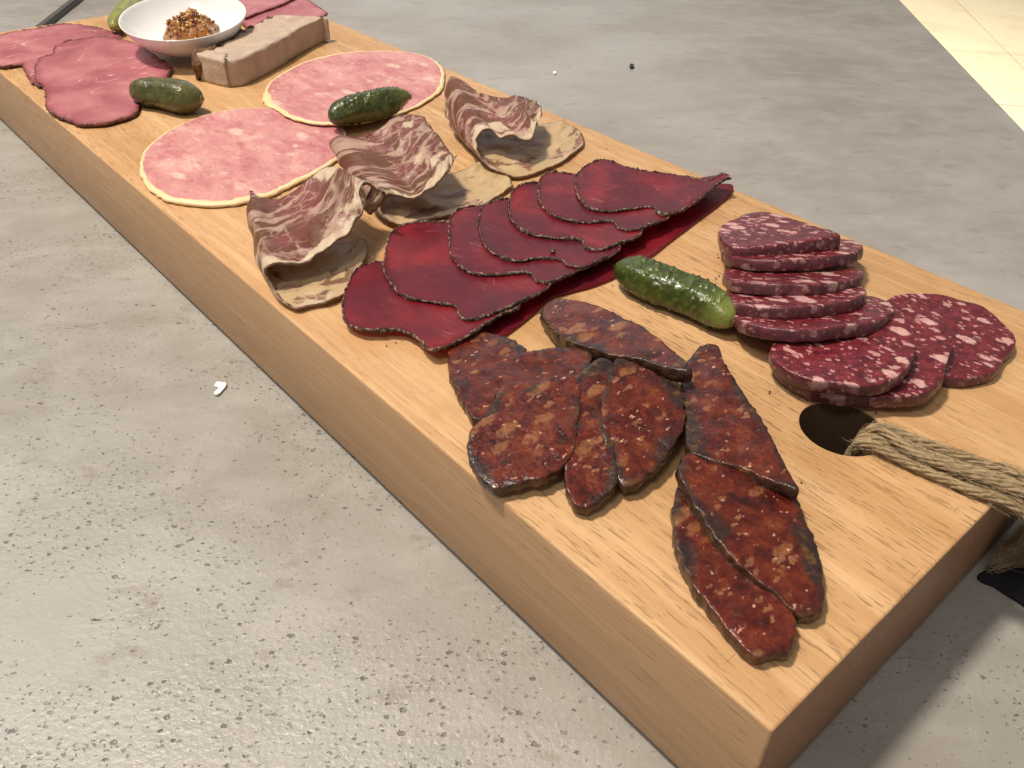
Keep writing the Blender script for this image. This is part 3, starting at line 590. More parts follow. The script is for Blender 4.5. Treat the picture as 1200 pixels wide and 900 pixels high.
sausage('lower dried sausage slice of the pair nearest the board corner', 6, [(465, 192), (500, 180), (560, 240), (640, 360), (740, 470), (840, 570), (868, 650), (880, 692), (876, 742), (850, 790), (800, 802), (740, 806), (690, 770), (620, 690), (540, 590), (480, 482), (450, 382), (447, 280)], (460, 300), 5.0, (800, 800), 4.2, 8)
sausage('upper dried sausage slice of the pair nearest the board corner, with dark tip', 6, [(465, 152), (482, 100), (520, 82), (600, 110), (720, 150), (820, 190), (880, 240), (915, 320), (962, 440), (979, 560), (976, 640), (932, 666), (870, 650), (810, 592), (720, 520), (620, 422), (540, 305), (490, 210)], (500, 300), 8.2, (940, 400), 4.8, 9)

# --- salami row
sg = 'leaning salami slices'
def disc(lb, L, R_, mid, tilt, b, thick, seed, back=0.6, k=1.0):
    th = math.radians(tilt); L, R_, mid = Z(7, [L, R_, mid]); zc = back + thick * 1000 + b * 1000 * math.sin(th); zf = zc + b * 1000 * math.sin(th)
    l, r, f = U(*L, zc), U(*R_, zc), U(*mid, zf); s = r - l; s[2] = 0; a = np.linalg.norm(s) / 2 * k; s /= np.linalg.norm(s)
    d = np.array([s[1], -s[0], 0])
    if d[0] < 0: d = -d
    ff = d * math.cos(th) + np.array([0, 0, math.sin(th)]); c = f - ff * b
    mid_s = ((l + r) / 2 - c) @ s; c = c + s * mid_s
    pts = []
    for i in range(20):
        t = 2 * math.pi * i / 20; q = 1 + .11 * nz(math.cos(t), math.sin(t), seed * 3.3, 1.1)
        pts.append(c + s * a * q * math.copysign(abs(math.cos(t)) ** .9, math.cos(t)) + ff * b * q * math.sin(t))
    o, out, nrm = slab('salami_slice', pts, thick, M['salami'], None, n=140, rough=.0006, rscale=330, wav=.0004, wscale=110, rnd=.12, seed=seed)
    tag(o, lb, 'salami slice', sg)
disc('second salami slice of the leaning row, sticking out towards the board edge', (180, 250), (632, 205), (400, 258), 18, .0185, .0039, 12)
disc('third salami slice of the leaning row, just under the one sticking out', (146, 300), (604, 270), (390, 345), 19, .0185, .0039, 13)
disc('fourth salami slice of the leaning row, beside the gherkin tip', (165, 400), (612, 335), (395, 425), 19, .0185, .0039, 14)
disc('fifth salami slice of the leaning row, last of the steep ones', (215, 480), (712, 400), (430, 512), 17, .0195, .0039, 15)
def salami(lb, pts, A, zA, B, zB, seed, thick=.0042):
    o, out, nrm = slab('salami_slice', P3(Z(7, zl(pts, A, zA, B, zB))), thick, M['salami'], None, n=130, rough=.0004, rscale=260, wav=.0003, wscale=110, rnd=.12, seed=seed); tag(o, lb, 'salami slice', sg)
salami('salami slice on top at the end of the leaning row, farthest from the hole', [(190, 108), (215, 93), (270, 83), (330, 92), (410, 114), (480, 138), (548, 160), (540, 170), (460, 184), (380, 196), (300, 205), (220, 212), (165, 205), (132, 180), (126, 148), (148, 122), (172, 114)], (270, 85), 7.0, (300, 205), 15.5, 11, .0052)
salami('wide faced salami slice beside the hole, just under the steep row', [(308, 560), (312, 600), (360, 640), (430, 668), (560, 690), (680, 692), (760, 662), (812, 600), (818, 530), (782, 450), (715, 412), (620, 420), (480, 460), (360, 510)], (310, 600), 8.5, (810, 560), 13.0, 16)
salami('salami slice wedged between the wide faced one and the flat end slice', [(330, 620), (400, 690), (520, 725), (640, 735), (760, 735), (860, 720), (915, 670), (935, 600), (952, 545), (935, 490), (895, 445), (830, 422), (740, 430), (600, 480), (440, 550)], (330, 640), 4.2, (940, 540), 8.8, 17)
salami('flat salami slice at the end of the row, its round face showing most', [(690, 470), (702, 410), (742, 380), (820, 370), (900, 372), (990, 395), (1062, 420), (1122, 470), (1166, 520), (1172, 550), (1135, 600), (1118, 632), (1080, 655), (1000, 672), (900, 660), (790, 600), (720, 540)], (700, 500), 4.0, (1150, 500), 4.0, 18, .0038)

# --- coppa, folded
kg = 'folded coppa slices'
def coppa(lb, front, mid, back, seed, nfat, th=.0009):
    rows = []
    q1 = [tuple((np.array(a) * .62 + np.array(b) * .38)) for a, b in zip(front, mid)]
    for r in (front, mid, back): rows.append(np.array([U(*p) for p in Z(3, r)]))
    nu, nv = 180, 44; m = len(front)
    rs = []
    for r in rows:
        a = np.concatenate([r, np.arange(m)[:, None].astype(float)], 1)
        Q = np.vstack([2 * a[0] - a[1], a, 2 * a[-1] - a[-2]]); o = []
        for x in np.linspace(0, m - 1 - 1e-6, nu):
            i = int(x); t = x - i; p0, p1, p2, p3 = Q[i:i + 4]
            o.append(0.5 * ((2 * p1) + (-p0 + p2) * t + (2 * p0 - 5 * p1 + 4 * p2 - p3) * t * t + (-p0 + 3 * p1 - 3 * p2 + p3) * t ** 3))
        rs.append(np.array(o)[:, :3])
    G = np.zeros((nu, nv, 3))
    for j, t in enumerate(np.linspace(0, 1, nv)):      # quadratic through the three rows
        l0 = 2 * (t - .5) * (t - 1); l1 = -4 * t * (t - 1); l2 = 2 * t * (t - .5)
        G[:, j] = rs[0] * l0 + rs[1] * l1 + rs[2] * l2
    # rounded corners, ragged rim and soft ripples
    du = np.gradient(G, axis=0); dv = np.gradient(G, axis=1); N = np.cross(du, dv); N /= np.linalg.norm(N, axis=2)[:, :, None] + 1e-12
    lu = np.cumsum(np.linalg.norm(du, axis=2), axis=0); lv = np.cumsum(np.linalg.norm(dv, axis=2), axis=1)
    for i in range(nu):
        for j in range(nv):
            e = (nz(lu[i, j], lv[i, j], seed, 80) * .0016 + nz(lu[i, j], lv[i, j] * .3, seed + 8, 260) * .00035)
            e += .0030 * (nz(lu[i, j], 0, seed + 21, 120) + .4 * nz(lu[i, j], lv[i, j], seed + 31, 260)) * max(0, 1 - j / nv) ** 1.5 * min(1, max(0, (i / nu - .42) * 6))
            G[i, j] += N[i, j] * e
            rag = nz(lu[i, j], j * .3, seed + 3, 300) * .0007 * (1 - j / nv)
            G[i, j] += dv[i, j] / (np.linalg.norm(dv[i, j]) + 1e-9) * rag
    G[:, :, 2] = np.maximum(G[:, :, 2], TH + th + .0002)
    H = G - N * th; V = np.concatenate([G.reshape(-1, 3), H.reshape(-1, 3)]); V[:, 2] = np.maximum(V[:, 2], TH + .0002)
    idx = lambda i, j, s: s * nu * nv + i * nv + j; F = []
    for i in range(nu - 1):
        for j in range(nv - 1):
            F.append((idx(i, j, 0), idx(i + 1, j, 0), idx(i + 1, j + 1, 0), idx(i, j + 1, 0))); F.append((idx(i, j, 1), idx(i, j + 1, 1), idx(i + 1, j + 1, 1), idx(i + 1, j, 1)))
    for i in range(nu - 1):
        F.append((idx(i, 0, 0), idx(i, 0, 1), idx(i + 1, 0, 1), idx(i + 1, 0, 0))); F.append((idx(i, nv - 1, 0), idx(i + 1, nv - 1, 0), idx(i + 1, nv - 1, 1), idx(i, nv - 1, 1)))
    for j in range(nv - 1):
        F.append((idx(0, j, 0), idx(0, j + 1, 0), idx(0, j + 1, 1), idx(0, j, 1))); F.append((idx(nu - 1, j, 0), idx(nu - 1, j, 1), idx(nu - 1, j + 1, 1), idx(nu - 1, j + 1, 0)))
    C = np.stack([lu * 1000, lv * 1000, np.zeros_like(lu) + seed * 50], 2).reshape(-1, 3); C = np.concatenate([C, C + [0, 0, .4]])
    tot = lv[:, -1:]; fr = (lv - lv[:, :1]) * 1000; ed_ = np.minimum(np.minimum(fr, (tot - lv) * 1000), np.minimum((lu - lu[:1]) * 1000, (lu[-1:] - lu) * 1000))
    fy = np.repeat(np.clip((nfat - np.linspace(0, m - 1, nu)) / 1.0, 0, 1)[:, None], nv, 1)
    o = mesh_obj('coppa_slice', V, F, M['coppa'], None, {'co': C, 'edge': np.tile(ed_.ravel(), 2), 'front': np.tile(fr.ravel(), 2), 'fatty': np.tile(fy.ravel(), 2)})
    tag(o, lb, 'coppa slice', kg)
coppa('folded coppa slice nearest the long front edge, resting against the cooked ham round',
  [(425, 640, 1.2), (350, 765, 1.2), (240, 800, 1.2), (178, 806, 1.6), (112, 742, 4), (90, 690, 8), (108, 662, 11), (200, 648, 11), (300, 600, 12), (375, 545, 14), (405, 480, 17), (402, 420, 21), (430, 385, 23), (490, 405, 22), (482, 450, 16), (440, 490, 9)],
  [(430, 610, 1.2), (330, 690, 1.2), (210, 710, 1.2), (110, 720, 1.6), (62, 640, 4), (48, 580, 9), (60, 545, 14), (130, 540, 13), (230, 510, 14), (310, 450, 17), (360, 405, 20), (380, 372, 23), (415, 372, 23), (465, 395, 21), (465, 440, 16), (430, 480, 9)],
  [(420, 580, 1.2), (320, 600, 1.2), (220, 600, 1.2), (90, 600, 1.6), (45, 520, 4), (30, 445, 9), (32, 402, 14), (80, 436, 12), (150, 436, 12), (230, 376, 17), (300, 328, 21), (345, 336, 22), (385, 358, 22), (440, 385, 20), (440, 425, 15), (420, 465, 9)], 1, 4.0)
coppa('folded coppa slice in the middle of the three, with the gherkin lying against it',
  [(915, 402, 1.2), (800, 470, 1.2), (690, 500, 1.2), (600, 516, 1.2), (540, 530, 1.5), (500, 512, 3), (474, 465, 7), (485, 425, 11), (540, 426, 12), (600, 425, 13), (655, 392, 15), (700, 345, 17), (730, 290, 18)],
  [(900, 370, 1.2), (810, 400, 1.2), (720, 420, 1.2), (620, 450, 1.2), (530, 470, 1.5), (455, 460, 4), (410, 410, 8), (395, 365, 12), (430, 330, 15), (490, 315, 14), (560, 300, 16), (620, 275, 19), (680, 240, 20)],
  [(870, 350, 1.2), (810, 325, 1.2), (740, 350, 1.2), (640, 380, 1.2), (540, 420, 1.5), (440, 410, 4), (350, 330, 8), (312, 265, 11), (330, 225, 14), (400, 222, 14), (460, 212, 17), (520, 160, 20), (620, 165, 20)], 2, 5.0)
coppa('folded coppa slice closest to the long back edge of the board',
  [(1152, 262, 1.2), (1090, 312, 1.2), (1020, 345, 1.2), (950, 368, 1.2), (900, 366, 1.5), (845, 335, 4), (800, 285, 8), (795, 235, 12), (835, 208, 14), (890, 225, 14), (945, 240, 14), (985, 220, 15), (1002, 180, 16), (1018, 150, 15)],
  [(1150, 228, 1.2), (1085, 250, 1.2), (1010, 270, 1.2), (930, 290, 1.2), (850, 290, 1.5), (765, 255, 4), (725, 190, 9), (725, 140, 14), (765, 110, 17), (820, 130, 15), (870, 150, 15), (915, 145, 16), (960, 125, 17), (1005, 128, 15)],
  [(1120, 200, 1.2), (1070, 186, 1.2), (1000, 195, 1.2), (900, 220, 1.2), (800, 200, 1.5), (700, 170, 4), (688, 110, 9), (690, 65, 14), (712, 25, 18), (760, 50, 16), (800, 78, 16), (860, 95, 16), (930, 95, 16), (990, 108, 15)], 3, 5.0)

# --- gherkins
gg = 'gherkins on the board'
def gherkin(lb, a, b, r0, mat, seed, lift=0.0, bend=.0, nb=150, bh=.00055, r1=None, liftb=None):
    r1 = r1 or r0; liftb = lift if liftb is None else liftb
    A = U(*a, r0 * 900 + lift); B = U(*b, r1 * 900 + liftb); L = np.linalg.norm(B - A); ax = (B - A) / L
    sd = np.cross([0, 0, 1], ax); sd /= np.linalg.norm(sd); up = np.cross(ax, sd); rs = np.random.default_rng(seed)
    nb_t = rs.uniform(.12, .88, nb); nb_p = rs.uniform(0, 2 * math.pi, nb); nb_s = rs.uniform(.6, 1.2, nb); nt, npn = 130, 84; V = []; C = []; E_ = []
    root = empty('gherkin', tuple((A + B) / 2 - [0, 0, min(r0, r1) * .9])); tag(root, lb, 'gherkin', gg)
    for i in range(nt):
        t = i / (nt - 1); x = 2 * t - 1; pr = (1 - abs(x) ** 3.0) ** .5 if abs(x) < 1 else 0.0; pr = max(pr, 0.02)
        R = (r0 * (1 - t) + r1 * t) * pr * (1 + .05 * math.sin(t * 7 + seed) + .05 * nz(t * 6, seed, 0, 1.0))
        cen = A + ax * (L * t) + sd * (bend * (1 - x * x) + .0009 * math.sin(t * 8 + seed * 2)) 
        for j in range(npn):
            p = 2 * math.pi * j / npn; dp = np.abs((nb_p - p + math.pi) % (2 * math.pi) - math.pi) * max(R, .001); dt = (nb_t - t) * L
            h = float(np.sum(np.exp(-(dp ** 2 + dt ** 2) / (.00052 * nb_s) ** 2) * nb_s)); h = min(h, 1.3)
            rr = R * (1 + .035 * math.cos(5 * p + seed) + .05 * nz(t * 3, math.cos(p), seed + math.sin(p), 1.5)) + bh * h * min(1, pr * 1.3)
            q = cen + sd * rr * math.cos(p) + up * rr * .95 * math.sin(p); q[2] = max(q[2], TH + .0002); V.append(q); C.append((t, p, seed)); E_.append(min(1, h))
    F = [(i * npn + j, (i + 1) * npn + j, (i + 1) * npn + (j + 1) % npn, i * npn + (j + 1) % npn) for i in range(nt - 1) for j in range(npn)]
    F.append(tuple(range(npn))); F.append(tuple((nt - 1) * npn + j for j in range(npn)))
    mesh_obj('flesh', V, F, mat, root, {'co': np.array(C), 'edge': np.array(E_)})
    # stem scar at the pale end
    c0 = B + ax * .0001; W = []; 
    for k, (rr, d) in enumerate(((.0018, -.0012), (.0016, -.0001), (.0007, -.0003))):
        for j in range(12): W.append(c0 + ax * d + (sd * math.cos(j * math.pi / 6) + up * math.sin(j * math.pi / 6)) * rr * (1 + .15 * math.sin(j * 2.3 + seed)))
    FF = [(k * 12 + j, (k + 1) * 12 + j, (k + 1) * 12 + (j + 1) % 12, k * 12 + (j + 1) % 12) for k in range(2) for j in range(12)]; FF.append(tuple(24 + j for j in range(12)))
    mesh_obj('stem_scar', W, FF, M['scar'], root)
gherkin('bumpy green gherkin with pale tip, lying between beef, sausage and salami', (720, 313), (862, 377), .0074, M['g_main'], 1, bend=.0024, nb=330)
gherkin('dull olive gherkin beside the large smoked ham slice, clear of the cooked ham', (156, 104), (237, 116), .0078, M['g_olive'], 2, bend=-.0014, r1=.0088, nb=200, bh=.0003)
gherkin('dark gherkin with a yellow-green end, lying on the edge of the cooked ham round', (385, 138), (481, 112), .0078, M['g_dark'], 3, lift=2.5, liftb=6.5, bend=.0015, nb=260, r1=.0066)
gherkin('pale yellow-green gherkin mostly hidden behind the white bowl', (134, 32), (176, -8), .0075, M['g_pale'], 4, bend=.002, bh=.0002, nb=60)

# --- bowl and mustard
from mathutils import Quaternion
TILT = Quaternion((0.65738, 0.75356, 0), math.radians(7))   # its back stands on the ham behind it
def bowl():
    base = U(224, 56, 4.45); R = .0405; H = .0215
    prof = [(.0, .0016), (.012, .0012), (.0165, 0), (.0185, .0004), (.0205, .0022), (.028, .0065), (.0345, .0125), (.0385, .0185), (.0402, .0222), (.0405, .0231), (.0402, .0236), (.0395, .0233), (.0375, .0192), (.033, .0132), (.0265, .0078), (.019, .0048), (.010, .0036), (.0, .0034)]
    n = 96; V = []; F = []
    for r, z in prof:
        for j in range(n): a = 2 * math.pi * j / n; V.append(base + [r * .86 * math.cos(a), r * .86 * math.sin(a), z * .8])
    for i in range(len(prof) - 1): F += [(i * n + j, (i + 1) * n + j, (i + 1) * n + (j + 1) % n, i * n + (j + 1) % n) for j in range(n)]
    bm = bmesh.new(); vs = [bm.verts.new(v - base) for v in V]; bm.verts.ensure_lookup_table()
    for f in F: bm.faces.new([vs[i] for i in f])
    bmesh.ops.remove_doubles(bm, verts=bm.verts, dist=1e-6); bmesh.ops.recalc_face_normals(bm, faces=bm.faces)
    me = bpy.data.meshes.new('bowl'); bm.to_mesh(me); bm.free(); me.polygons.foreach_set('use_smooth', [True] * len(me.polygons)); me.materials.append(M['white'])
    o = bpy.data.objects.new('bowl', me); col.objects.link(o); o.location = base; o.rotation_mode = 'QUATERNION'; o.rotation_quaternion = TILT
    s = o.modifiers.new('s', 'SUBSURF'); s.levels = s.render_levels = 1
    tag(o, 'small white glazed bowl holding grainy mustard', 'bowl')
    return base
bb = bowl()
def mustard(base):
    c = base + np.array([-.0055, .0045, .0022]); RM = .0165
    root = empty('mustard', tuple(c)); tag(root, 'mound of brown wholegrain mustard in the white bowl', 'mustard')
    def hgt(f, a): return .0140 * max(0, (1 - f * f)) ** .75 * (1 + .35 * nz(math.cos(a) * f * 2.2, math.sin(a) * f * 2.2, 3.0, 1.2))
    V = [c + [0, 0, hgt(0, 0)]]; n = 48; F = []
    for i in range(1, 15):
        for j in range(n):
            a = 2 * math.pi * j / n; f = i / 14; r = RM * f * (1 + .14 * nz(math.cos(a), math.sin(a), 2.0, 1.4)); q = c + np.array([r * math.cos(a), r * math.sin(a), hgt(f, a)])
            rb = math.hypot(q[0] - base[0], q[1] - base[1]) / .86; fl = base[2] + .8 * np.interp(rb, [0, .01, .019, .0265, .033, .0375], [.0034, .0036, .0048, .0078, .0132, .0192]); q[2] = max(q[2], fl - .0003); V.append(q)
    F += [(0, 1 + j, 1 + (j + 1) % n) for j in range(n)]
    for i in range(13): F += [(1 + i * n + j, 1 + (i + 1) * n + j, 1 + (i + 1) * n + (j + 1) % n, 1 + i * n + (j + 1) % n) for j in range(n)]
    tm = np.array(TILT.to_matrix()); V = [base + tm @ (np.array(p) - base) for p in V]
    mesh_obj('paste', V, F, M['paste'], root)
    ico = bmesh.new(); bmesh.ops.create_icosphere(ico, subdivisions=2, radius=1); iv = np.array([v.co[:] for v in ico.verts]); fi = [tuple(v.index for v in f.verts) for f in ico.faces]; ico.free()
    sv = []; sf = []; se = []
    for k in range(520):
        i = rng.integers(0, 1 + 13 * n) if k % 3 else rng.integers(0, 1 + 7 * n); p = V[i] + rng.normal(0, .00035, 3) + [0, 0, .0001]; s = rng.uniform(.0005, .0010); sf += [tuple(x + len(sv) for x in f) for f in fi]; sv += list(iv * s * rng.uniform(.8, 1.2, 3) + p); se += [rng.uniform()] * len(iv)
    mesh_obj('mustard_grain', sv, sf, M['seed'], root, {'edge': np.array(se)}, kind='stuff')
mustard(bb)

# --- pate
def pate():
    fb = [(232, 92), (245, 98), (269, 103), (288, 100), (312, 88), (335, 75), (357, 61), (384, 47.5)]
    bt = [(384, 21), (365, 18.5), (340, 17), (322, 17.5), (300, 28), (283, 36), (262, 50), (236, 60)]
    Hm = 14.5
    fr = np.array([U(*p, 0) for p in fb]); bk = np.array([U(*p, Hm) for p in bt])[::-1]
    # resample both long sides
    a = open_spline(np.repeat(fr, [1, 1, 2, 1, 1, 1, 1, 1], axis=0) + np.array([[0, 0, 0]] * 2 + [[1e-5, 0, 0]] + [[0, 0, 0]] * 6), 60); b = open_spline(bk, 60); nv = 20; nh = 10; V = []; F = []
    top = np.zeros((60, nv, 3)); c = (a.mean(0) + b.mean(0)) / 2; c[2] = TH
    for i in range(60):
        for j in range(nv):
            t = j / (nv - 1); p = a[i] * (1 - t) + b[i] * t; z = TH + Hm * .001 
            rnd = min(1, min(t, 1 - t) * nv / 2.0, min(i, 59 - i) / 2.5); z -= .0003 * (1 - rnd) ** 2
            z += .00035 * nz(p[0], p[1], 1.0, 250) + .0005 * nz(p[0], p[1], 7.0, 70)
            if t > .5: z -= .0035 * max(0, nz(p[0], p[1], 4.0, 160) + .1) * (t - .5) / .5
            top[i, j] = (p[0], p[1], z)
    ring = [(i, 0) for i in range(60)] + [(59, j) for j in range(1, nv)] + [(i, nv - 1) for i in range(58, -1, -1)] + [(0, j) for j in range(nv - 2, 0, -1)]
    V = list(top.reshape(-1, 3)); id_ = lambda i, j: i * nv + j
    for i in range(59):
        for j in range(nv - 1): F.append((id_(i, j), id_(i + 1, j), id_(i + 1, j + 1), id_(i, j + 1)))
    prev = [id_(*r) for r in ring]
    for h in range(1, nh + 1):
        cur = []
        for r in ring:
            p = top[r].copy(); f = h / nh; p[2] = TH + .0003 + (p[2] - TH - .0003) * (1 - f); d = p[:2] - c[:2]; d /= np.linalg.norm(d)
            p[:2] += d * (.0007 * nz(p[0], p[1], p[2] * 160, 260) + .0002 * math.sin(f * math.pi)); cur.append(len(V)); V.append(p)
        m = len(ring); F += [(prev[k], cur[k], cur[(k + 1) % m], prev[(k + 1) % m]) for k in range(m)]; prev = cur
    F.append(tuple(prev))
    root = empty('pate_slice', tuple(c)); tag(root, 'thick grey-brown block of pate with a baked crust at its back', 'pate')
    mesh_obj('meat_paste', V, F, M['pate'], root)
    # crust: a lumpy skin along the back and the narrow left end
    P = [a[0] * .85 + b[0] * .15, a[0] * .4 + b[0] * .6, b[0]] + [b[i] for i in range(4, 46, 3)]
    P = open_spline(np.array([[p[0], p[1], TH + .0076] for p in P]), 90)
    P[:, :2] += (P[:, :2] - c[:2]) / np.linalg.norm(P[:, :2] - c[:2], axis=1)[:, None] * .0013
    tube('crust', P, .0048, .0074, M['crust'], root, False, 18, .42, 260, 3, taper=lambda t: .85 + .22 * math.exp(-((t - .05) / .07) ** 2) - .35 * max(0, t - .6))
pate()

# --- jute twine through the hole
def twine():
    root = empty('jute_twine', (HOLE[0], HOLE[1], .002)); tag(root, 'bundle of frayed jute twine looped through the board hole and over its end', 'twine')
    paths = []
    st = [(500, 262), (478, 284), (452, 310), (435, 338), (470, 300)]; e1 = [(700, 306), (690, 345), (690, 385), (690, 428), (690, 365)]; e2 = [(1000, 412), (985, 450), (985, 500), (985, 548), (990, 480)]
    for k in range(5):
        s = U(*Z(8, [st[k]])[0], 0); p1 = U(*Z(8, [e1[k]])[0], 1.8 + (2.2 if k == 4 else 0)); p2 = U(*Z(8, [e2[k]])[0], 2.0 + (2.2 if k == 4 else 0))
        d = (p2 - p1); d[2] = 0; d /= np.linalg.norm(d); rim = s.copy(); rim[2] = TH + .0022 + (.002 if k == 4 else 0)
        ins = HOLE + (rim - HOLE) * .72; ins[2] = TH - .004; deep = HOLE + (rim - HOLE) * .60; deep[2] = TH - .022
        end = p2 + d * (-p2[0] / max(d[0], .2)); over = end.copy(); over[2] = TH + .0026 + (.002 if k == 4 else 0)
        o1 = over + d * .0055 + np.array([0, 0.0006 * k, -.0022]); o2 = over + d * .0115 + np.array([0.001 * k, .006, -.0105]); o3 = over + d * .014 + np.array([.002 * k, .018, -.021]); o4 = over + d * .013 + np.array([.002 * k, .036, -.027]); o5 = o4 + np.array([-.004, .04, 0]); o5[2] = .004 + .002 * k
        paths.append(open_spline(np.array([deep, ins, rim + d * .0012, p1, p2, over - d * .002, o1, o2, o3, o4, o5]), 260))
    # a free end on the table that comes back along the foot of the board
    for k in range(4):
        A = np.array([.0045 + .003 * k, paths[0][-1][1] - .058 + .014 * k, .0025 + .002 * k]); B = np.array([.009, paths[0][-1][1] - .03, .0035 + .002 * k]); C_ = paths[1][-40] + [0.002, .004, 0]
        C_[2] = .004; A = U(1150 + 7 * k, 663 - 7 * k, 2.5 + 2.5 * k, 0.0); B = U(1176, 660 - 11 * k, 3.5 + 4 * k, 0.0); C_ = U(1216, 648 - 14 * k, 4 + 5 * k, 0.0); A[0] = max(A[0], .003); B[0] = max(B[0], .0035 + .001 * k); paths.append(open_spline(np.array([A, B, C_, C_ + [.004, .03, 0]]), 120))
    for k, P in enumerate(paths):
        T = np.gradient(P, axis=0); T /= np.linalg.norm(T, axis=1)[:, None]; L = np.concatenate([[0], np.cumsum(np.linalg.norm(np.diff(P, axis=0), axis=1))]); Vv = []; Ff = []; Cc = []; sides = 8; fray = 1.0 if k < 5 else .55
        for ply in range(5):
            base = len(Vv)
            for i in range(len(P)):
                s = np.cross(T[i], [0.1, 0.2, 1]); s /= np.linalg.norm(s); u = np.cross(s, T[i]); ph = 2 * math.pi * (L[i] / .021 * (1 + .1 * math.sin(k)) + ply / 5) + k
                wv = 1 + .3 * nz(L[i], k, ply, 300); c = P[i] + (s * math.cos(ph) + u * math.sin(ph)) * .00088 * wv * (1 + .5 * nz(L[i], ply * 2.2, k + 5, 90))
                for j in range(sides):
                    a = 2 * math.pi * j / sides; rr = (.00058 * fray * (min(1, i / 14 + .12) if k >= 5 else 1)) * (1 + .35 * nz(L[i] * 600, j * .9, k + ply)); Vv.append(c + (s * math.cos(a) + u * math.sin(a)) * rr); Cc.append((L[i] * 1000 * 1.0, j + ply * 9, k * 7))
            for i in range(len(P) - 1):
                a = base + i * sides; Ff += [(a + j, a + sides + j, a + sides + (j + 1) % sides, a + (j + 1) % sides) for j in range(sides)]
            Ff.append(tuple(base + j for j in range(sides))); Ff.append(tuple(base + (len(P) - 1) * sides + j for j in range(sides)))
        mesh_obj('strand', Vv, Ff, M['twine'], root, {'co': np.array(Cc)})
    hv = []; hf = []
    for q in range(5200):
        P = paths[rng.integers(0, 5) if q % 2 else rng.integers(5, len(paths))]; i = rng.integers(0 if len(P) < 200 else 25, len(P) - 24); m = 9; ln = int(rng.integers(8, 22)); o = rng.normal(0, 1, 3); o /= np.linalg.norm(o); amp = rng.uniform(.0004, .0042) * rng.uniform(.3, 1); b = len(hv); ph = rng.uniform(0, 6)
        for x in range(m):
            t = x / (m - 1); ii = min(len(P) - 1, int(i + ln * t)); p = P[ii] + o * (.0014 + amp * t ** 1.6) + .0005 * np.array([math.sin(ph + 5 * t), math.cos(ph * 2 + 4 * t), math.sin(ph * 3 + 6 * t)])
            lim = TH + .0002 if (p[0] < .0005 and HOLE is not None and math.hypot(p[0] - HOLE[0], p[1] - HOLE[1]) > HR) else .0003
            p[2] = max(p[2], lim); r = .00006 * (1 - .6 * t)
            for j in range(3): a = j * 2.094; hv.append(p + np.array([r * math.cos(a), r * math.sin(a) * .7, r * math.sin(a)]))
        for x in range(m - 1):
            a = b + x * 3; hf += [(a + j, a + 3 + j, a + 3 + (j + 1) % 3, a + (j + 1) % 3) for j in range(3)]
    mesh_obj('loose_fibre', hv, hf, M['twine'], root, {'co': np.array(hv) * 1000}, kind='stuff')
twine()
def piece():  # thin dark navy piece at the foot of the board end
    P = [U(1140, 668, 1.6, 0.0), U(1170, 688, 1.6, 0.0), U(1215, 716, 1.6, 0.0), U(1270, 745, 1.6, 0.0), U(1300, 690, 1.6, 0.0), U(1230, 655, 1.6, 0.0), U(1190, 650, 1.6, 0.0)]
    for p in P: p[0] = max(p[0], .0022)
    o, out, nrm = slab('dark_piece', P, .0015, mat_plain('navy_matte', (0.014, 0.013, 0.018), .8, .2, 0, .3, 1.2), None, n=90, rough=.0005, rnd=.5, wav=.0002, up=True)
    tag(o, 'flat dark navy strap lying on the table under the frayed twine', 'piece')
piece()

# --- rod, flakes and crumbs on the table
def rod():
    a, b = U(48, 31, 3, 0.0), U(110, -18, 3, 0.0); d = (b - a) / np.linalg.norm(b - a); s = np.array([d[1], -d[0], 0]); a = a - d * .01
    root = empty('dark_rod', (a[0], a[1], 0)); tag(root, 'thin dark grey rod lying on the table beyond the smoked ham', 'rod')
    V = []; W = []
    for t, w_ in ((0, .0022), (.02, .0026), (.09, .003), (.14, .003)):
        p = a + d * t
        for x, z in ((-1, .0003), (1, .0003), (1, .004), (-.4, .005), (-1, .004)): V.append(np.array([p[0], p[1], 0]) + s * w_ * x + [0, 0, z])
    F = [(i * 5 + j, (i + 1) * 5 + j, (i + 1) * 5 + (j + 1) % 5, i * 5 + (j + 1) % 5) for i in range(3) for j in range(5)] + [(0, 1, 2, 3, 4), (15, 16, 17, 18, 19)]
    mesh_obj('shaft', V, F, M['rod'], root, smooth=False)
    V = []
    for t in (.004, .136):
        p = a + d * t
        for x, z in ((-.3, .0049), (.9, .0044), (.9, .0036), (-.3, .0041)): V.append(np.array([p[0], p[1], 0]) + s * .0029 * x + [0, 0, z + .0004])
    mesh_obj('face_strip', V, [(0, 1, 5, 4), (1, 2, 6, 5), (2, 3, 7, 6), (3, 0, 4, 7), (0, 1, 2, 3), (4, 5, 6, 7)], M['rod_top'], root, smooth=False)
rod()
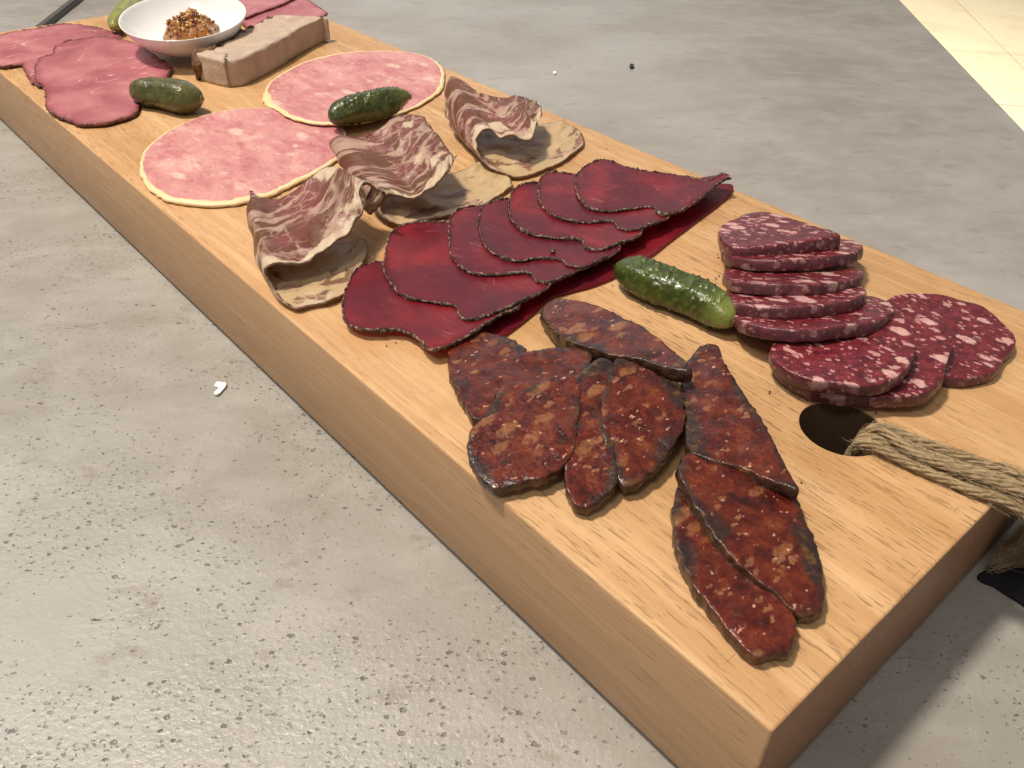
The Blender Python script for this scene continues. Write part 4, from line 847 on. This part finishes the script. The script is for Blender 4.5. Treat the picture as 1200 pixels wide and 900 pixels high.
def chip(name, pts, th, mat, lb, cat, seed):
    P = [U(*p, 0.9, 0.0) for p in pts]; c = np.mean(P, 0); n = len(P); V = []; 
    for z in (th, th * .6, 0.0002):
        for k, p in enumerate(P): V.append(np.array([p[0], p[1], z + (th * .5 * nz(p[0], p[1], seed, 500) if z > .0003 else 0)]) + (0 if z > .0003 else (c - p) * [.1, .1, 0]))
    bm = bmesh.new(); vs = [bm.verts.new(v) for v in V]
    bm.faces.new(vs[:n]); bm.faces.new(vs[2 * n:][::-1])
    for q in (0, 1):
        for k in range(n): bm.faces.new([vs[q * n + k], vs[(q + 1) * n + k], vs[(q + 1) * n + (k + 1) % n], vs[q * n + (k + 1) % n]])
    bmesh.ops.recalc_face_normals(bm, faces=bm.faces); 
    for v in bm.verts: v.co -= Vector((c[0], c[1], 0))
    me = bpy.data.meshes.new(name); bm.to_mesh(me); bm.free(); me.materials.append(mat); o = bpy.data.objects.new(name, me); col.objects.link(o); o.location = (c[0], c[1], 0)
    tag(o, lb, cat)
chip('paper_flake', [(251, 452.5), (254, 448), (257, 447), (261, 448.5), (265, 449.5), (264.5, 453), (261.5, 456), (258, 460.5), (254.5, 463), (251.5, 462.5), (251, 460.5), (255, 456.5), (257, 453.5), (254.5, 453.6)], .0012, M['flake'], 'tiny white flake lying on the bare table beside the board', 'flake', 1)
chip('crumb', [(737.5, 78), (738.5, 76), (741, 75.8), (743, 77), (742.5, 79.5), (739, 80)], .0016, M['black'], 'tiny black crumb on the table behind the board', 'crumb', 2)
chip('crumb', [(648, 85), (649, 83.4), (651.3, 83.6), (652, 85.4), (650, 86.6)], .0010, M['flake'], 'tiny white crumb on the table behind the folded coppa', 'crumb', 3)
# crumb lying on the beef, and flakes of pepper fallen on the wood
def crumbs():
    ico = bmesh.new(); bmesh.ops.create_icosphere(ico, subdivisions=1, radius=1); iv = np.array([v.co[:] for v in ico.verts]); fi = [tuple(v.index for v in f.verts) for f in ico.faces]; ico.free(); V = []; F = []
    spots = [(520, 412), (508, 410), (470, 400), (405, 388), (640, 372), (712, 330), (700, 332), (858, 212), (560, 398), (448, 404), (540, 540), (735, 575), (760, 560), (938, 575), (940, 700), (900, 462), (1010, 480), (846, 305), (838, 330), (640, 190), (700, 180), (590, 560)]
    for px, py in spots:
        for k in range(rng.integers(1, 4)):
            p = U(px + rng.normal(0, 7), py + rng.normal(0, 5), .3); r = rng.uniform(.0002, .00045)
            if p[0] > -.002 or not 0.002 < p[1] < WID - .002: continue
            F += [tuple(x + len(V) for x in f) for f in fi]; V += list(iv * r * rng.uniform(.6, 1.3, 3) + p)
    o = mesh_obj('pepper_crumbs', V, F, M['pepper'], None, kind='stuff', smooth=False); tag(o, 'scattered dark pepper crumbs fallen on the wooden board', 'crumbs')
crumbs()
V = []; ico = bmesh.new(); bmesh.ops.create_icosphere(ico, subdivisions=3, radius=.0011)
pc = U(648, 294, 3.0); pz = beef_height(4)(648, 294)
pc = U(648, 294, pz + .9)
for v in ico.verts: v.co *= 1 + .16 * mn.noise(v.co * 1500)
me = bpy.data.meshes.new('peppercorn'); ico.to_mesh(me); ico.free(); me.materials.append(M['pepper']); me.polygons.foreach_set('use_smooth', [True] * len(me.polygons))
o = bpy.data.objects.new('peppercorn', me); col.objects.link(o); o.location = pc; tag(o, 'single peppercorn lying on the fourth dried beef slice', 'peppercorn')
